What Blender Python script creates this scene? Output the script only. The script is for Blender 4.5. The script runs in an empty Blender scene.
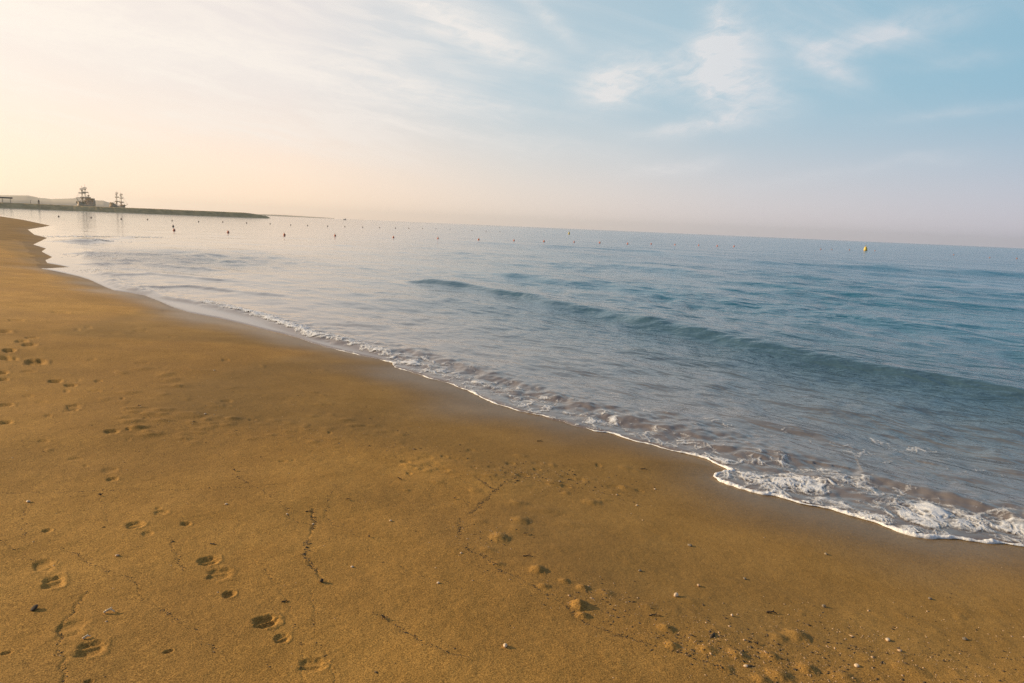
import bpy, bmesh, math, random
import numpy as np
from mathutils import Vector, Matrix

random.seed(11)
rng = np.random.default_rng(7)
R = math.radians
scene = bpy.context.scene
COL = scene.collection

# ------------------------------------------------------------------ camera
F = 683.0                      # focal length in pixels (24 mm on a 36 mm sensor)
CAM_H = 2.0                    # metres above still water
PITCH, ROLL = R(9.59), R(2.47)
_f = np.array([0.0, math.cos(PITCH), -math.sin(PITCH)])
_r0 = np.array([1.0, 0.0, 0.0])
_u0 = np.array([0.0, math.sin(PITCH), math.cos(PITCH)])
_r = math.cos(ROLL) * _r0 + math.sin(ROLL) * _u0
_u = -math.sin(ROLL) * _r0 + math.cos(ROLL) * _u0
cam_data = bpy.data.cameras.new("camera")
cam_data.lens = 24.0
cam_data.sensor_width = 36.0
cam_data.clip_start = 0.05
cam_data.clip_end = 60000
cam = bpy.data.objects.new("camera", cam_data)
cam.matrix_world = Matrix(((_r[0], _u[0], -_f[0], 0), (_r[1], _u[1], -_f[1], 0), (_r[2], _u[2], -_f[2], CAM_H), (0, 0, 0, 1)))
COL.objects.link(cam)
scene.camera = cam

def ray(px, py):
    v = _f + _r * ((px - 512) / F) + _u * ((341.5 - py) / F)
    return v / np.linalg.norm(v)

def az_el(px, py):
    v = ray(px, py)
    return math.degrees(math.atan2(v[0], v[1])), math.degrees(math.asin(v[2]))

# ------------------------------------------------------------------ node helpers
class NT:
    def __init__(self, tree):
        self.t = tree; self.n = tree.nodes; self.l = tree.links
    def new(self, typ, **kw):
        n = self.n.new(typ)
        for k, v in kw.items(): setattr(n, k, v)
        return n
    def put(self, sock, v):
        if isinstance(v, bpy.types.NodeSocket): self.l.new(v, sock)
        elif v is not None:
            if isinstance(v, (tuple, list)) and len(v) == 3 and sock.type == 'RGBA': v = (*v, 1.0)
            sock.default_value = v
    def m(self, op, a, b=None, c=None, clamp=False):
        n = self.new('ShaderNodeMath', operation=op); n.use_clamp = clamp
        for i, v in enumerate((a, b, c)):
            if v is not None: self.put(n.inputs[i], v)
        return n.outputs[0]
    def vm(self, op, a, b=None):
        n = self.new('ShaderNodeVectorMath', operation=op)
        self.put(n.inputs[0], a)
        if b is not None: self.put(n.inputs[1], b)
        return n.outputs[0]
    def mix(self, f, a, b, blend='MIX'):
        n = self.new('ShaderNodeMix', data_type='RGBA', blend_type=blend)
        self.put(n.inputs[0], f); self.put(n.inputs[6], a); self.put(n.inputs[7], b)
        return n.outputs[2]
    def fmix(self, f, a, b):
        n = self.new('ShaderNodeMix', data_type='FLOAT')
        self.put(n.inputs[0], f); self.put(n.inputs[2], a); self.put(n.inputs[3], b)
        return n.outputs[0]
    def smooth(self, x, a, b, lo=0.0, hi=1.0):
        n = self.new('ShaderNodeMapRange', interpolation_type='SMOOTHSTEP')
        self.put(n.inputs[0], x)
        for i, v in ((1, a), (2, b), (3, lo), (4, hi)): self.put(n.inputs[i], v)
        return n.outputs[0]
    def ramp(self, x, a, b, stops, interp='LINEAR'):
        f = self.m('DIVIDE', self.m('SUBTRACT', x, a), b - a, clamp=True)
        n = self.new('ShaderNodeValToRGB'); r = n.color_ramp; r.interpolation = interp
        while len(r.elements) < len(stops): r.elements.new(0.5)
        for e, (p, c) in zip(r.elements, stops):
            e.position = (p - a) / (b - a); e.color = (*c, 1)
        self.put(n.inputs[0], f)
        return n.outputs[0]
    def noise(self, vec, scale, detail=3, rough=0.55, dist=0.0, color=False):
        n = self.new('ShaderNodeTexNoise')
        self.put(n.inputs['Vector'], vec)
        n.inputs['Scale'].default_value = scale; n.inputs['Detail'].default_value = detail
        n.inputs['Roughness'].default_value = rough; n.inputs['Distortion'].default_value = dist
        return n.outputs['Color' if color else 'Fac']
    def comb(self, x, y, z):
        n = self.new('ShaderNodeCombineXYZ')
        for i, v in enumerate((x, y, z)): self.put(n.inputs[i], v)
        return n.outputs[0]
    def sep(self, v):
        n = self.new('ShaderNodeSeparateXYZ'); self.put(n.inputs[0], v)
        return n.outputs
    def attr(self, name):
        n = self.new('ShaderNodeAttribute'); n.attribute_name = name
        return n.outputs['Fac']

# ------------------------------------------------------------------ sky and sun
SUN_AZ, SUN_EL = -79.0, 19.0       # degrees; azimuth from +Y towards +X
SKY_STRENGTH = 0.1
world = bpy.data.worlds.new("World"); scene.world = world
world.use_nodes = True
w = NT(world.node_tree); w.n.clear()
out = w.new('ShaderNodeOutputWorld'); bg = w.new('ShaderNodeBackground')
bg.inputs['Strength'].default_value = SKY_STRENGTH
w.l.new(bg.outputs[0], out.inputs[0])
sky = w.new('ShaderNodeTexSky', sky_type='NISHITA')
sky.sun_disc = False
sky.sun_elevation = R(SUN_EL); sky.sun_rotation = R(SUN_AZ)
sky.air_density = 1.0; sky.dust_density = 1.5; sky.ozone_density = 2.0
tc = w.new('ShaderNodeTexCoord'); D = tc.outputs['Generated']
dx, dy, dz = w.sep(D)
AZ = w.m('MULTIPLY', w.m('ARCTAN2', dx, dy), 180 / math.pi)
EL = w.m('MULTIPLY', w.m('ARCSINE', dz), 180 / math.pi)
S = 1.0 / SKY_STRENGTH
def sc3(c, k=1.0): return tuple(v * k for v in c)
# thin veil of high haze: warm and bright round the sun, lilac away from it
veil_low = w.ramp(AZ, -180, 180, [(-180, (.42, .40, .46)), (-120, (.90, .78, .60)), (-75, (1.05, .95, .78)), (-38, (1.22, .945, .69)), (-18, (1.20, .91, .675)),
                                  (0, (.97, .815, .70)), (18, (.79, .71, .71)), (38, (.66, .62, .69)), (90, (.40, .41, .49)), (180, (.42, .40, .46))])
veil_mid = w.ramp(AZ, -180, 180, [(-180, (.20, .32, .46)), (-75, (.95, .86, .72)), (-38, (1.08, .935, .80)), (-18, (.93, .85, .79)), (0, (.55, .67, .725)),
                                  (18, (.41, .60, .70)), (38, (.31, .53, .66)), (90, (.17, .34, .50)), (180, (.20, .32, .46))])
nis = w.mix(1.0, sky.outputs[0], (0.8, 0.95, 1.15), 'MULTIPLY')
t_lo = w.smooth(EL, 0.0, 11.5)
t_hi = w.smooth(EL, 13.0, 45.0, 0.0, 0.9)
vl = w.vm('MULTIPLY', veil_low, (S, S, S)); vmid = w.vm('MULTIPLY', veil_mid, (S, S, S))
skycol = w.mix(t_lo, vl, vmid)
skycol = w.mix(t_hi, skycol, nis)
skycol = w.mix(0.12, skycol, nis)
# cirrus: soft lobes in azimuth / elevation, broken up by stretched noise
warp = w.noise(w.vm('MULTIPLY', D, (1, 1, 2.2)), 5.0, 4, 0.6, color=True)
wx, wy, wz = w.sep(warp)
AZw = w.m('MULTIPLY_ADD', w.m('SUBTRACT', wx, 0.5), 5.0, AZ)
ELw = w.m('MULTIPLY_ADD', w.m('SUBTRACT', wy, 0.5), 3.0, EL)
def lobe(px, py, a_px, b_px, rot, amp, soft=1.0):
    """ellipse centred where the picture shows the cloud; half axes in pixels, rot in degrees (counter-clockwise on screen)"""
    ca, ce = az_el(px, py)
    a1 = az_el(px + 10 * math.cos(R(rot)), py - 10 * math.sin(R(rot))); b1 = az_el(px + 10 * math.sin(R(rot)), py + 10 * math.cos(R(rot)))
    ux, uy = (a1[0] - ca) / 10 * a_px, (a1[1] - ce) / 10 * a_px
    vx, vy = (b1[0] - ca) / 10 * b_px, (b1[1] - ce) / 10 * b_px
    det = ux * vy - uy * vx
    X = w.m('SUBTRACT', AZw, ca); Y = w.m('SUBTRACT', ELw, ce)
    U = w.m('ADD', w.m('MULTIPLY', X, vy / det), w.m('MULTIPLY', Y, -vx / det))
    V = w.m('ADD', w.m('MULTIPLY', X, -uy / det), w.m('MULTIPLY', Y, ux / det))
    q = w.m('ADD', w.m('MULTIPLY', U, U), w.m('MULTIPLY', V, V))
    return w.m('MULTIPLY', w.m('EXPONENT', w.m('MULTIPLY', q, -soft)), amp)
CLOUD_LOBES = [
    (722, 18, 36, 17, 78, .8), (733, 58, 44, 30, 85, .85), (746, 92, 44, 22, -14, .9), (655, 70, 60, 20, 20, .6), (614, 82, 34, 22, 34, .85), (690, 70, 50, 26, 15, .45), (780, 30, 60, 40, 0, .18),
    (700, 124, 60, 8, 7, .95), (668, 165, 42, 8, 8, .7), (826, 60, 34, 20, -40, .8), (905, 30, 66, 13, 15, .7), (870, 45, 40, 7, 5, .3),
    (548, 20, 40, 9, -40, .55), (455, 22, 80, 20, -28, .75), (500, 55, 60, 12, -15, .4),
    (330, 70, 170, 22, -14, .45), (430, 132, 60, 8, -8, .4), (140, 40, 190, 36, -16, .55), (60, 20, 150, 24, -10, .4),
    (960, 110, 90, 7, 6, .35), (920, 165, 50, 7, 6, .3), (800, 180, 80, 8, 4, .22), (560, 150, 90, 12, -2, .25), (480, 105, 80, 8, -10, .35),
    (240, 130, 200, 14, -8, .25), (960, 60, 60, 6, 8, .2),
]
tot = None
for L in CLOUD_LOBES:
    v = lobe(*L)
    tot = v if tot is None else w.m('ADD', tot, v)
# fine streaks that run along the wind, seen fanning out overhead
inv = w.m('DIVIDE', 1.0, w.m('MAXIMUM', w.m('ADD', dz, 0.06), 0.02))
cpx, cpy = w.m('MULTIPLY', dx, inv), w.m('MULTIPLY', dy, inv)
ca_, sa_ = math.cos(R(35)), math.sin(R(35))
su = w.m('ADD', w.m('MULTIPLY', cpx, ca_), w.m('MULTIPLY', cpy, sa_)); sv = w.m('SUBTRACT', w.m('MULTIPLY', cpy, ca_), w.m('MULTIPLY', cpx, sa_))
streak = w.noise(w.comb(w.m('MULTIPLY', su, 0.35), w.m('MULTIPLY', sv, 1.5), 0.3), 2.2, 7, 0.62, 0.6)
fil = w.noise(w.comb(w.m('MULTIPLY', AZw, 0.05), w.m('MULTIPLY', ELw, 0.16), w.m('MULTIPLY', AZw, 0.03)), 3.0, 7, 0.62, 0.5)
brk = w.m('ADD', w.m('MULTIPLY', streak, 0.5), w.m('MULTIPLY', fil, 0.5))
fine_f = w.noise(w.comb(w.m('MULTIPLY', AZw, 0.05), w.m('MULTIPLY', w.m('SUBTRACT', ELw, w.m('MULTIPLY', AZw, 0.25)), 0.13), 2.0), 9.0, 6, 0.65, 0.8)
brk = w.m('ADD', w.m('MULTIPLY', brk, 0.65), w.m('MULTIPLY', fine_f, 0.35))
cl = w.m('MULTIPLY', tot, w.smooth(brk, 0.30, 0.66, 0.12, 1.0))
veil = w.m('MULTIPLY', w.smooth(streak, 0.46, 0.75), w.smooth(EL, 6, 22, 0.0, 0.30))
ELs = w.m('ADD', EL, w.m('MULTIPLY', AZ, 0.14))
fan = w.noise(w.comb(w.m('MULTIPLY', AZw, 0.030), w.m('MULTIPLY', w.m('ADD', ELs, w.m('MULTIPLY', w.m('SUBTRACT', wz, 0.5), 2.0)), 0.20), 5.0), 4.0, 8, 0.6, 0.35)
fan = w.m('MULTIPLY', w.smooth(fan, 0.40, 0.64), w.m('MULTIPLY', w.smooth(AZ, -12.0, 6.0, 0.40, 0.0), w.smooth(EL, 1.5, 8.0)))
cl = w.m('ADD', cl, w.m('ADD', veil, fan))
cl = w.m('MULTIPLY', cl, w.smooth(EL, 0.5, 6.0), clamp=True)
cl = w.m('MINIMUM', cl, 0.8)
cloud_col = w.ramp(AZ, -180, 180, [(-180, (.62, .60, .62)), (-75, (1.0, .95, .84)), (-38, (1.03, .94, .83)), (0, (.90, .85, .81)), (20, (.77, .76, .78)), (38, (.66, .69, .74)), (180, (.62, .60, .62))])
skycol = w.mix(cl, skycol, w.vm('MULTIPLY', cloud_col, (S, S, S)))
w.l.new(skycol, bg.inputs['Color'])

sun_d = bpy.data.lights.new("sun", 'SUN')
sun_d.energy = 5.0; sun_d.angle = R(0.6); sun_d.color = (1.0, 0.78, 0.50)
sun = bpy.data.objects.new("sun", sun_d); COL.objects.link(sun)
_sd = Vector((math.sin(R(SUN_AZ)) * math.cos(R(SUN_EL)), math.cos(R(SUN_AZ)) * math.cos(R(SUN_EL)), math.sin(R(SUN_EL))))
sun.rotation_euler = _sd.to_track_quat('Z', 'Y').to_euler()
sun.location = (-40, 20, 30)

vs = scene.view_settings
scene.display_settings.display_device = 'sRGB'
vs.view_transform = 'Standard'; vs.look = 'None'; vs.exposure = 0.0; vs.gamma = 1.0; vs.use_curve_mapping = False
scene.cycles.max_bounces = 6
scene.cycles.volume_bounces = 0
scene.cycles.use_denoising = True
scene.cycles.denoising_prefilter = 'NONE'

# ------------------------------------------------------------------ numpy noise
def _h(ix, iy, seed):
    n = (ix.astype(np.int64) * 374761393 + iy.astype(np.int64) * 668265263 + seed * 974711) & 0xFFFFFFFF
    n = ((n ^ (n >> 13)) * 1274126177) & 0xFFFFFFFF
    return ((n ^ (n >> 16)) & 0xFFFFFF) / float(0x1000000)
def perlin(x, y, seed=0):
    ix, iy = np.floor(x), np.floor(y); fx, fy = x - ix, y - iy
    u, v = fx * fx * fx * (fx * (fx * 6 - 15) + 10), fy * fy * fy * (fy * (fy * 6 - 15) + 10)
    def g(ox, oy):
        a = _h(ix + ox, iy + oy, seed) * 2 * math.pi
        return np.cos(a) * (fx - ox) + np.sin(a) * (fy - oy)
    n0 = g(0, 0) * (1 - u) + g(1, 0) * u; n1 = g(0, 1) * (1 - u) + g(1, 1) * u
    return (n0 * (1 - v) + n1 * v) * 1.5
def fbm(x, y, octv=4, seed=0, gain=0.5):
    s = 0; a = 1.0
    for i in range(octv):
        s = s + a * perlin(x * 2 ** i + 17.3 * i, y * 2 ** i - 9.1 * i, seed + i); a *= gain
    return s
def worley(x, y, seed=0):
    ix, iy = np.floor(x), np.floor(y)
    f1 = np.full(x.shape, 9.0); f2 = np.full(x.shape, 9.0)
    for ox in (-1, 0, 1):
        for oy in (-1, 0, 1):
            cx, cy = ix + ox, iy + oy
            d = np.hypot(cx + _h(cx, cy, seed) - x, cy + _h(cx, cy, seed + 51) - y)
            f2 = np.minimum(f2, np.maximum(f1, d)); f1 = np.minimum(f1, d)
    return f1, f2
def sstep(x, a, b):
    t = np.clip((x - a) / (b - a), 0, 1); return t * t * (3 - 2 * t)

# ------------------------------------------------------------------ the shoreline and the lie of the land
def flat(px, py, z=0.0):
    v = ray(px, py); k = (z - CAM_H) / v[2]
    return v[0] * k, v[1] * k
SHORE_PX = [(1150, 566), (1060, 553), (1020.7, 546), (997, 542.6), (973.7, 541), (951.8, 538.5), (926.7, 537.1), (904.8, 532.4), (889, 527.7), (873.4, 522.2), (859.9, 518.4),
    (845.8, 514.4), (833, 510.2), (819, 507), (806.6, 505), (790.9, 500.3), (775.2, 495.9), (762.7, 494), (751.7, 491), (742.3, 488.3), (731.3, 484.7), (720.4, 481),
    (714.1, 477.6), (715.7, 475.0), (725, 472.6), (733.7, 471.4), (722, 465.9), (709.4, 459.6), (696.7, 456.6), (678, 451.9), (665.4, 448.5), (654.4, 444.9), (634, 440.9), (621.5, 437),
    (609, 433), (594.9, 431.0), (588.6, 429.2), (574.5, 426.3), (563.5, 422), (552.5, 419.8), (542.4, 415.9), (536.7, 415.0), (521, 411.5), (505.4, 406.8), (492.9, 402.4), (480.3, 396.6),
    (467.8, 390.6), (455.2, 386.2), (447.4, 382.5), (431.7, 379.0), (420.8, 374.9), (408.2, 371), (394.9, 367.8), (392.5, 363.2), (380, 359.5), (363, 356), (346.7, 352), (327.9, 347.4), (312.2, 343.0),
    (299.7, 338.4), (284, 334), (268.4, 330.4), (252.7, 326.2), (237, 322.3), (221.3, 318.6), (205.7, 315.7), (190, 312.6), (175, 308), (160, 301.5), (145, 295.5), (131, 293), (114.5, 290.5), (106.3, 287.3),
    (97, 283), (88.8, 279.3), (79.4, 276.5), (70, 274.3), (60, 272), (50, 270), (41, 268.6), (60, 267.6), (70, 267.4), (60, 265.2), (47, 263), (45.5, 260), (52, 257), (41.5, 251.5), (46, 248.4),
    (33, 244.5), (47, 237.8), (34, 234.5), (27.4, 229.3), (50, 225.5), (23.5, 219.8), (0, 216.2)]
shore = [flat(*p) for p in SHORE_PX]
e0 = shore[0]
LAND = [(7000, -6300), (e0[0] + 60, e0[1] - 54)] + shore + [(-190, 215), (-345, 240), (-420, 300), (-1000, 500), (-7000, 2500), (-7000, -7000), (7000, -7000)]
LANDA = np.array(LAND)
NSHORE = len(shore) + 7
def seg_dist(x, y, pts):
    best = np.full(x.shape, 1e18)
    for (ax, ay), (bx, by) in zip(pts[:-1], pts[1:]):
        vx, vy = bx - ax, by - ay; L = vx * vx + vy * vy + 1e-12
        t = np.clip(((x - ax) * vx + (y - ay) * vy) / L, 0, 1)
        best = np.minimum(best, (x - ax - t * vx) ** 2 + (y - ay - t * vy) ** 2)
    return np.sqrt(best)
def inside(x, y, pts):
    c = np.zeros(x.shape, bool); n = len(pts)
    for i in range(n):
        (x1, y1), (x2, y2) = pts[i], pts[i - 1]
        if y1 == y2: continue
        c ^= ((y1 > y) != (y2 > y)) & (x < (x2 - x1) * (y - y1) / (y2 - y1) + x1)
    return c
def shore_d(x, y):
    """signed distance to the waterline, positive on land"""
    return np.where(inside(x, y, LAND), 1, -1) * seg_dist(x, y, LAND[:NSHORE])
SLOPE, BERM = 0.085, 0.72
def base_h(d):
    return np.where(d > 0, BERM * (1 - np.exp(-np.maximum(d, 0) * SLOPE / BERM)), np.maximum(SLOPE * d, -1.6))
def on_sand(px, py):
    z = 0.3; v = ray(px, py)
    for _ in range(14):
        k = (z - CAM_H) / v[2]; X, Y = v[0] * k, v[1] * k
        z = 0.5 * z + 0.5 * float(base_h(shore_d(np.array([X]), np.array([Y])))[0])
    return X, Y, z

# ------------------------------------------------------------------ mesh helpers
def put_mesh(name, verts, faces, material, parent=None, smooth=False):
    me = bpy.data.meshes.new(name)
    verts = np.asarray(verts, np.float32); faces = np.asarray(faces, np.int32)
    me.vertices.add(len(verts)); me.vertices.foreach_set('co', verts.ravel())
    k = faces.shape[1]
    me.loops.add(faces.size); me.loops.foreach_set('vertex_index', faces.ravel())
    me.polygons.add(len(faces)); me.polygons.foreach_set('loop_start', np.arange(0, faces.size, k, dtype=np.int32))
    if smooth: me.polygons.foreach_set('use_smooth', np.ones(len(faces), bool))
    me.update(); me.validate()
    me.materials.append(material)
    o = bpy.data.objects.new(name, me); COL.objects.link(o)
    if parent: o.parent = parent
    return o
def put_attr(o, name, vals):
    a = o.data.attributes.new(name, 'FLOAT', 'POINT'); a.data.foreach_set('value', np.asarray(vals, np.float32))
def polar(theta, rad, wrap=False):
    T, Q = np.meshgrid(theta, rad)
    return np.sin(T) * Q, np.cos(T) * Q
def grid_faces(nr, nc, keep=None, wrap=False):
    i = np.arange(nr - 1)[:, None] * nc; j = np.arange(nc if wrap else nc - 1)[None, :]
    j2 = (j + 1) % nc
    a = i + j; b = i + j2; c = i + nc + j2; d = i + nc + j
    f = np.stack([a, b, c, d], -1).reshape(-1, 4)[:, ::-1]
    if keep is not None: f = f[keep.ravel()[f].all(1)]
    return f
def compact(V, f, *attrs):
    used = np.zeros(len(V), bool); used[f.ravel()] = True
    idx = np.cumsum(used) - 1
    return (V[used], idx[f]) + tuple(a[used] for a in attrs)
def mat(name):
    m = bpy.data.materials.new(name); m.use_nodes = True
    t = NT(m.node_tree); p = m.node_tree.nodes['Principled BSDF']
    return m, t, p
def paint(name, col, rough=0.6, var=0.15, scale=3.0, bump=0.0, spec=0.4, metal=0.0):
    m, t, p = mat(name)
    g = t.new('ShaderNodeTexCoord').outputs['Object']
    n = t.noise(g, scale, 5, 0.6)
    dark = tuple(c * (1 - 2 * var) for c in col); light = tuple(min(1, c * (1 + var)) for c in col)
    t.put(p.inputs['Base Color'], t.mix(t.smooth(n, 0.3, 0.7), dark, light))
    p.inputs['Roughness'].default_value = rough; p.inputs['Specular IOR Level'].default_value = spec; p.inputs['Metallic'].default_value = metal
    if bump:
        b = t.new('ShaderNodeBump'); b.inputs['Strength'].default_value = bump; b.inputs['Distance'].default_value = 0.01
        t.put(b.inputs['Height'], t.noise(g, scale * 6, 4, 0.6)); t.put(p.inputs['Normal'], b.outputs[0])
    return m
def tag(o, label=None, cat=None, group=None, kind=None):
    for k, v in (('label', label), ('category', cat), ('group', group), ('kind', kind)):
        if v: o[k] = v
    return o

# ------------------------------------------------------------------ the sand
def px_rows(p0, p1, step, h=CAM_H):
    """radii whose rows lie an even angle apart as seen from standing height"""
    return h * F / np.arange(p0, p1, -step)
th = np.concatenate([np.radians(np.arange(-48, 46, 0.072)), np.radians(np.linspace(46, 312, 60)[:-1])])
near = np.concatenate([px_rows(1150, 60, 0.8, 1.65), px_rows(60, 8, 0.3, 1.65)])
rad = np.concatenate([[0.05, .25, .5, .75], near, np.geomspace(near[-1] * 1.03, 6400, 40)])
GX, GY = polar(th, rad)
gd = shore_d(GX, GY)
GZ = base_h(gd)
inl = sstep(gd, 0.25, 2.2)
fade = 1 / (1 + (np.hypot(GX, GY) / 60) ** 2)
GZ = GZ + inl * fade * (0.030 * fbm(GX / 3.4, GY / 3.4, 2, 3) + 0.008 * fbm(GX / 0.9, GY / 0.9, 2, 8))
GZ = GZ + sstep(gd, 0.6, 2.0) * fade * (0.0016 * fbm(GX / 0.13, GY / 0.13, 3, 21))

def local(px, py, rpx, bpx):
    X, Y, z = on_sand(px, py); Dr = math.hypot(X, Y); hh = CAM_H - z
    return X, Y, rpx * Dr / F, bpx * Dr * Dr / (F * hh)
def stamp(px, py, a_px, b_px, rot=0.0, depth=0.02, n=2.6, bar=None, rim=0.22, tilt=0.0):
    """press (depth > 0) or heap (depth < 0) the sand in a superellipse; half axes given as the picture shows them"""
    global GZ
    X, Y, a, b = local(px, py, a_px, b_px)
    k = 2.2 * max(a, b)
    sel = (np.abs(GX - X) < k) & (np.abs(GY - Y) < k)
    dr = math.atan2(X, Y) + R(rot)
    u0 = GX[sel] - X; v0 = GY[sel] - Y
    u = (u0 * math.cos(dr) - v0 * math.sin(dr)); v = (u0 * math.sin(dr) + v0 * math.cos(dr))
    wob = 1 + 0.14 * perlin(GX[sel] / (0.6 * a) + 3, GY[sel] / (0.6 * a), 5) + 0.10 * perlin(GX[sel] / .018, GY[sel] / .018, 6)
    q = ((np.abs(u) / a) ** n + (np.abs(v) / b) ** n) ** (1 / n) * wob
    if depth > 0:
        depth = depth * (.60 if Y < 6 else .85)
        dz_ = -depth * (1 - sstep(q, 0.55, 1.06)) * (1 + tilt * u / a)
        dz_ += rim * depth * np.exp(-((q - 1.22) / 0.17) ** 2) * (0.6 + 0.4 * np.sign(u))
        if bar is not None:
            off, wid, ang = bar
            s = (v / b) * math.cos(R(ang)) - (u / a) * math.sin(R(ang)) - off
            dz_ += depth * 0.6 * np.exp(-(s / wid) ** 2) * (1 - sstep(q, 0.8, 1.1))
    else:
        dz_ = -depth * .58 * (1 - sstep(q, 0.0, 1.55))
    GZ[sel] += dz_
FOOT = [  # shoe prints: (x, y, half width, half height, turn, depth, squareness, bar)
    (208, 562, 10, 4.6, -4, .022, 2.4, (0.0, .20, 14)), (219, 575.5, 11.5, 6.2, 8, .014, 3.5, (0.1, .25, 8)), (229, 596, 6.2, 4.2, 10, .022, 2.2, None),
    (265, 624.5, 13, 7.2, -6, .028, 2.4, (0.05, .2, 18)), (281.5, 641, 8, 5.6, 12, .016, 2.8, (0, .3, 40)), (312.5, 667, 14, 8, 14, .014, 3.2, (-.1, .35, 16)),
    (134, 524.5, 8.2, 3.4, -4, .02, 2.4, (0, .22, 12)), (147, 533.5, 5, 2.6, 0, .010, 2.4, None), (160.5, 512.5, 6.5, 2.8, 8, .012, 2.4, (-.3, .4, 0)), (185.5, 524, 5, 2.2, 0, .018, 2.0, None),
    (52.5, 580.5, 8.8, 5.4, 6, .020, 4.0, (0.2, .3, 15)), (43, 564, 8.5, 6, 0, .013, 2.4, (-.4, .5, 25)), (90, 648.5, 12, 7, 10, .020, 4.0, (0.3, .35, 12)), (70, 628, 13, 10, 20, .012, 2.6, (-.2, .5, 20)),
    (112, 479, 5, 1.7, 0, .016, 2.2, None), (109.5, 470, 6.5, 3, 0, .008, 3.0, None),
    (35, 360.5, 8, 2.0, 0, .04, 2.6, (0, .3, 5)), (21, 341.5, 5, 1.0, 0, .03, 2.2, None), (29, 345, 6, .9, 0, .03, 2.2, None), (32, 338, 5, .7, 0, .025, 2.2, None), (9, 350.5, 4.5, 1.5, 0, .04, 2.2, None), (3, 357, 5, 1.4, 0, .03, 2.2, None),
    (3, 332, 6, .8, 0, .03, 2.2, None), (11, 358, 5, 1, 0, .02, 2.2, None),
    (55, 379.5, 5.5, 1.3, 4, .03, 2.2, None), (70, 384, 5, 1.0, 0, .025, 2.2, None), (1, 371.5, 5, 1.6, 0, .03, 2.2, None), (72.5, 407, 6, 2.6, 0, .018, 3, (0, .4, 0)), (73, 409.8, 4, 1.1, 0, .02, 2.2, None),
    (5, 403.5, 6, 1.6, 0, .022, 2.4, None), (4, 422.5, 6, 1.4, 0, .03, 2.2, None), (111.5, 433, 6, 1.8, 0, .022, 2.4, None), (28, 370, 5, .8, 0, .015, 2.2, None), (3, 378, 4, .9, 0, .02, 2.2, None),
    (168, 652, 5, 1.8, -8, .016, 2.0, None), (47, 529, 4, 1.6, 0, .014, 2.0, None), (16, 320, 6, .6, 0, .02, 2, None), (60, 312, 7, .5, 0, .02, 2, None), (140, 331, 6, .6, 0, .015, 2, None), (172, 337, 6, .5, 0, .015, 2, None),
    (158, 508, 3, 1, 0, .01, 2, None), (89, 680, 4, 1.6, 0, .014, 2, None), (6, 651, 5, 1.5, 10, .01, 2, None)]
for x, y, a, b, rt, dp, n, br in FOOT: stamp(x, y, a, b, rt, dp, n, (br[0], br[1] * .6, br[2]) if br else None)
MOUND = [(579, 607, 8, 5.5, -.050), (538, 571.5, 8, 5, -.036), (521, 519, 9, 4.5, -.028), (500, 537, 9, 5, -.030), (583, 617.5, 7, 3.6, -.026), (583, 589.5, 6, 3.4, -.022), (565, 583, 6, 3, -.016),
    (592, 501, 9, 3.2, -.022), (544, 589, 6, 3, -.016), (519, 500.5, 9, 3, -.012), (497, 565.5, 7, 3, -.014), (666, 629, 8, 4.2, -.026), (672, 646.5, 7, 4, -.024), (738, 654.5, 9, 5, -.022),
    (707, 650, 9, 5, -.016), (779, 637, 8, 5, -.016), (797, 635, 11, 6, -.034), (808, 668, 9, 5, -.026), (780, 674, 11, 6, -.026), (762, 679, 8, 5, -.02), (606, 594, 8, 4, -.014), (648, 607, 9, 4, -.012), (690, 600, 12, 4, -.008), (843, 676, 12, 6, -.02),
    (520, 528, 12, 5, -.012), (478, 520, 9, 4, -.01), (488, 550, 8, 3.5, -.012), (770, 655, 8, 4, -.018), (725, 668, 8, 4, -.014), (910, 668, 14, 5, -.012), (865, 655, 12, 4, -.008),
    (545, 508, 18, 4, -.014), (570, 523, 16, 4, -.010), (560, 548, 16, 5, -.010), (640, 520, 24, 6, -.008)]
for x, y, a, b, dp in MOUND: stamp(x, y, a, b, 0, dp, 2.0)
rr = random.Random(5)
for _ in range(46):   # scuffed, half washed-out ripples and marks
    x = rr.uniform(120, 235); y = 368 + rr.uniform(0, 75) + (x - 120) * -0.12
    stamp(x, y, rr.uniform(4, 11), rr.uniform(.9, 1.8), rr.uniform(-8, 8), -rr.uniform(.006, .022), 2.0)
for _ in range(60):
    x = rr.uniform(170, 420); y = 425 + rr.gauss(0, 9) + (x - 170) * 0.02
    stamp(x, y, rr.uniform(3, 9), rr.uniform(.9, 2.0), rr.uniform(-10, 10), -rr.uniform(.004, .012), 2.0)
for _ in range(70):
    x = rr.uniform(405, 640); y = 462 + (x - 405) * 0.12 + rr.gauss(0, 10)
    stamp(x, y, rr.uniform(3, 10), rr.uniform(1, 2.6), rr.uniform(-15, 15), rr.choice((-1, -1, 1)) * rr.uniform(.004, .012), 2.0)
for _ in range(150):
    x = rr.uniform(600, 1010); y = 640 + rr.gauss(0, 24)
    stamp(x, y, rr.uniform(3, 11), rr.uniform(1.5, 5), rr.uniform(-20, 20), -rr.uniform(.001, .004), 2.0)
for _ in range(50):
    x = rr.uniform(0, 330); y = rr.uniform(300, 470)
    stamp(x, y, rr.uniform(2, 6), rr.uniform(.5, 1.5), 0, rr.choice((-1, 1)) * rr.uniform(.004, .014), 2.0)

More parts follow.
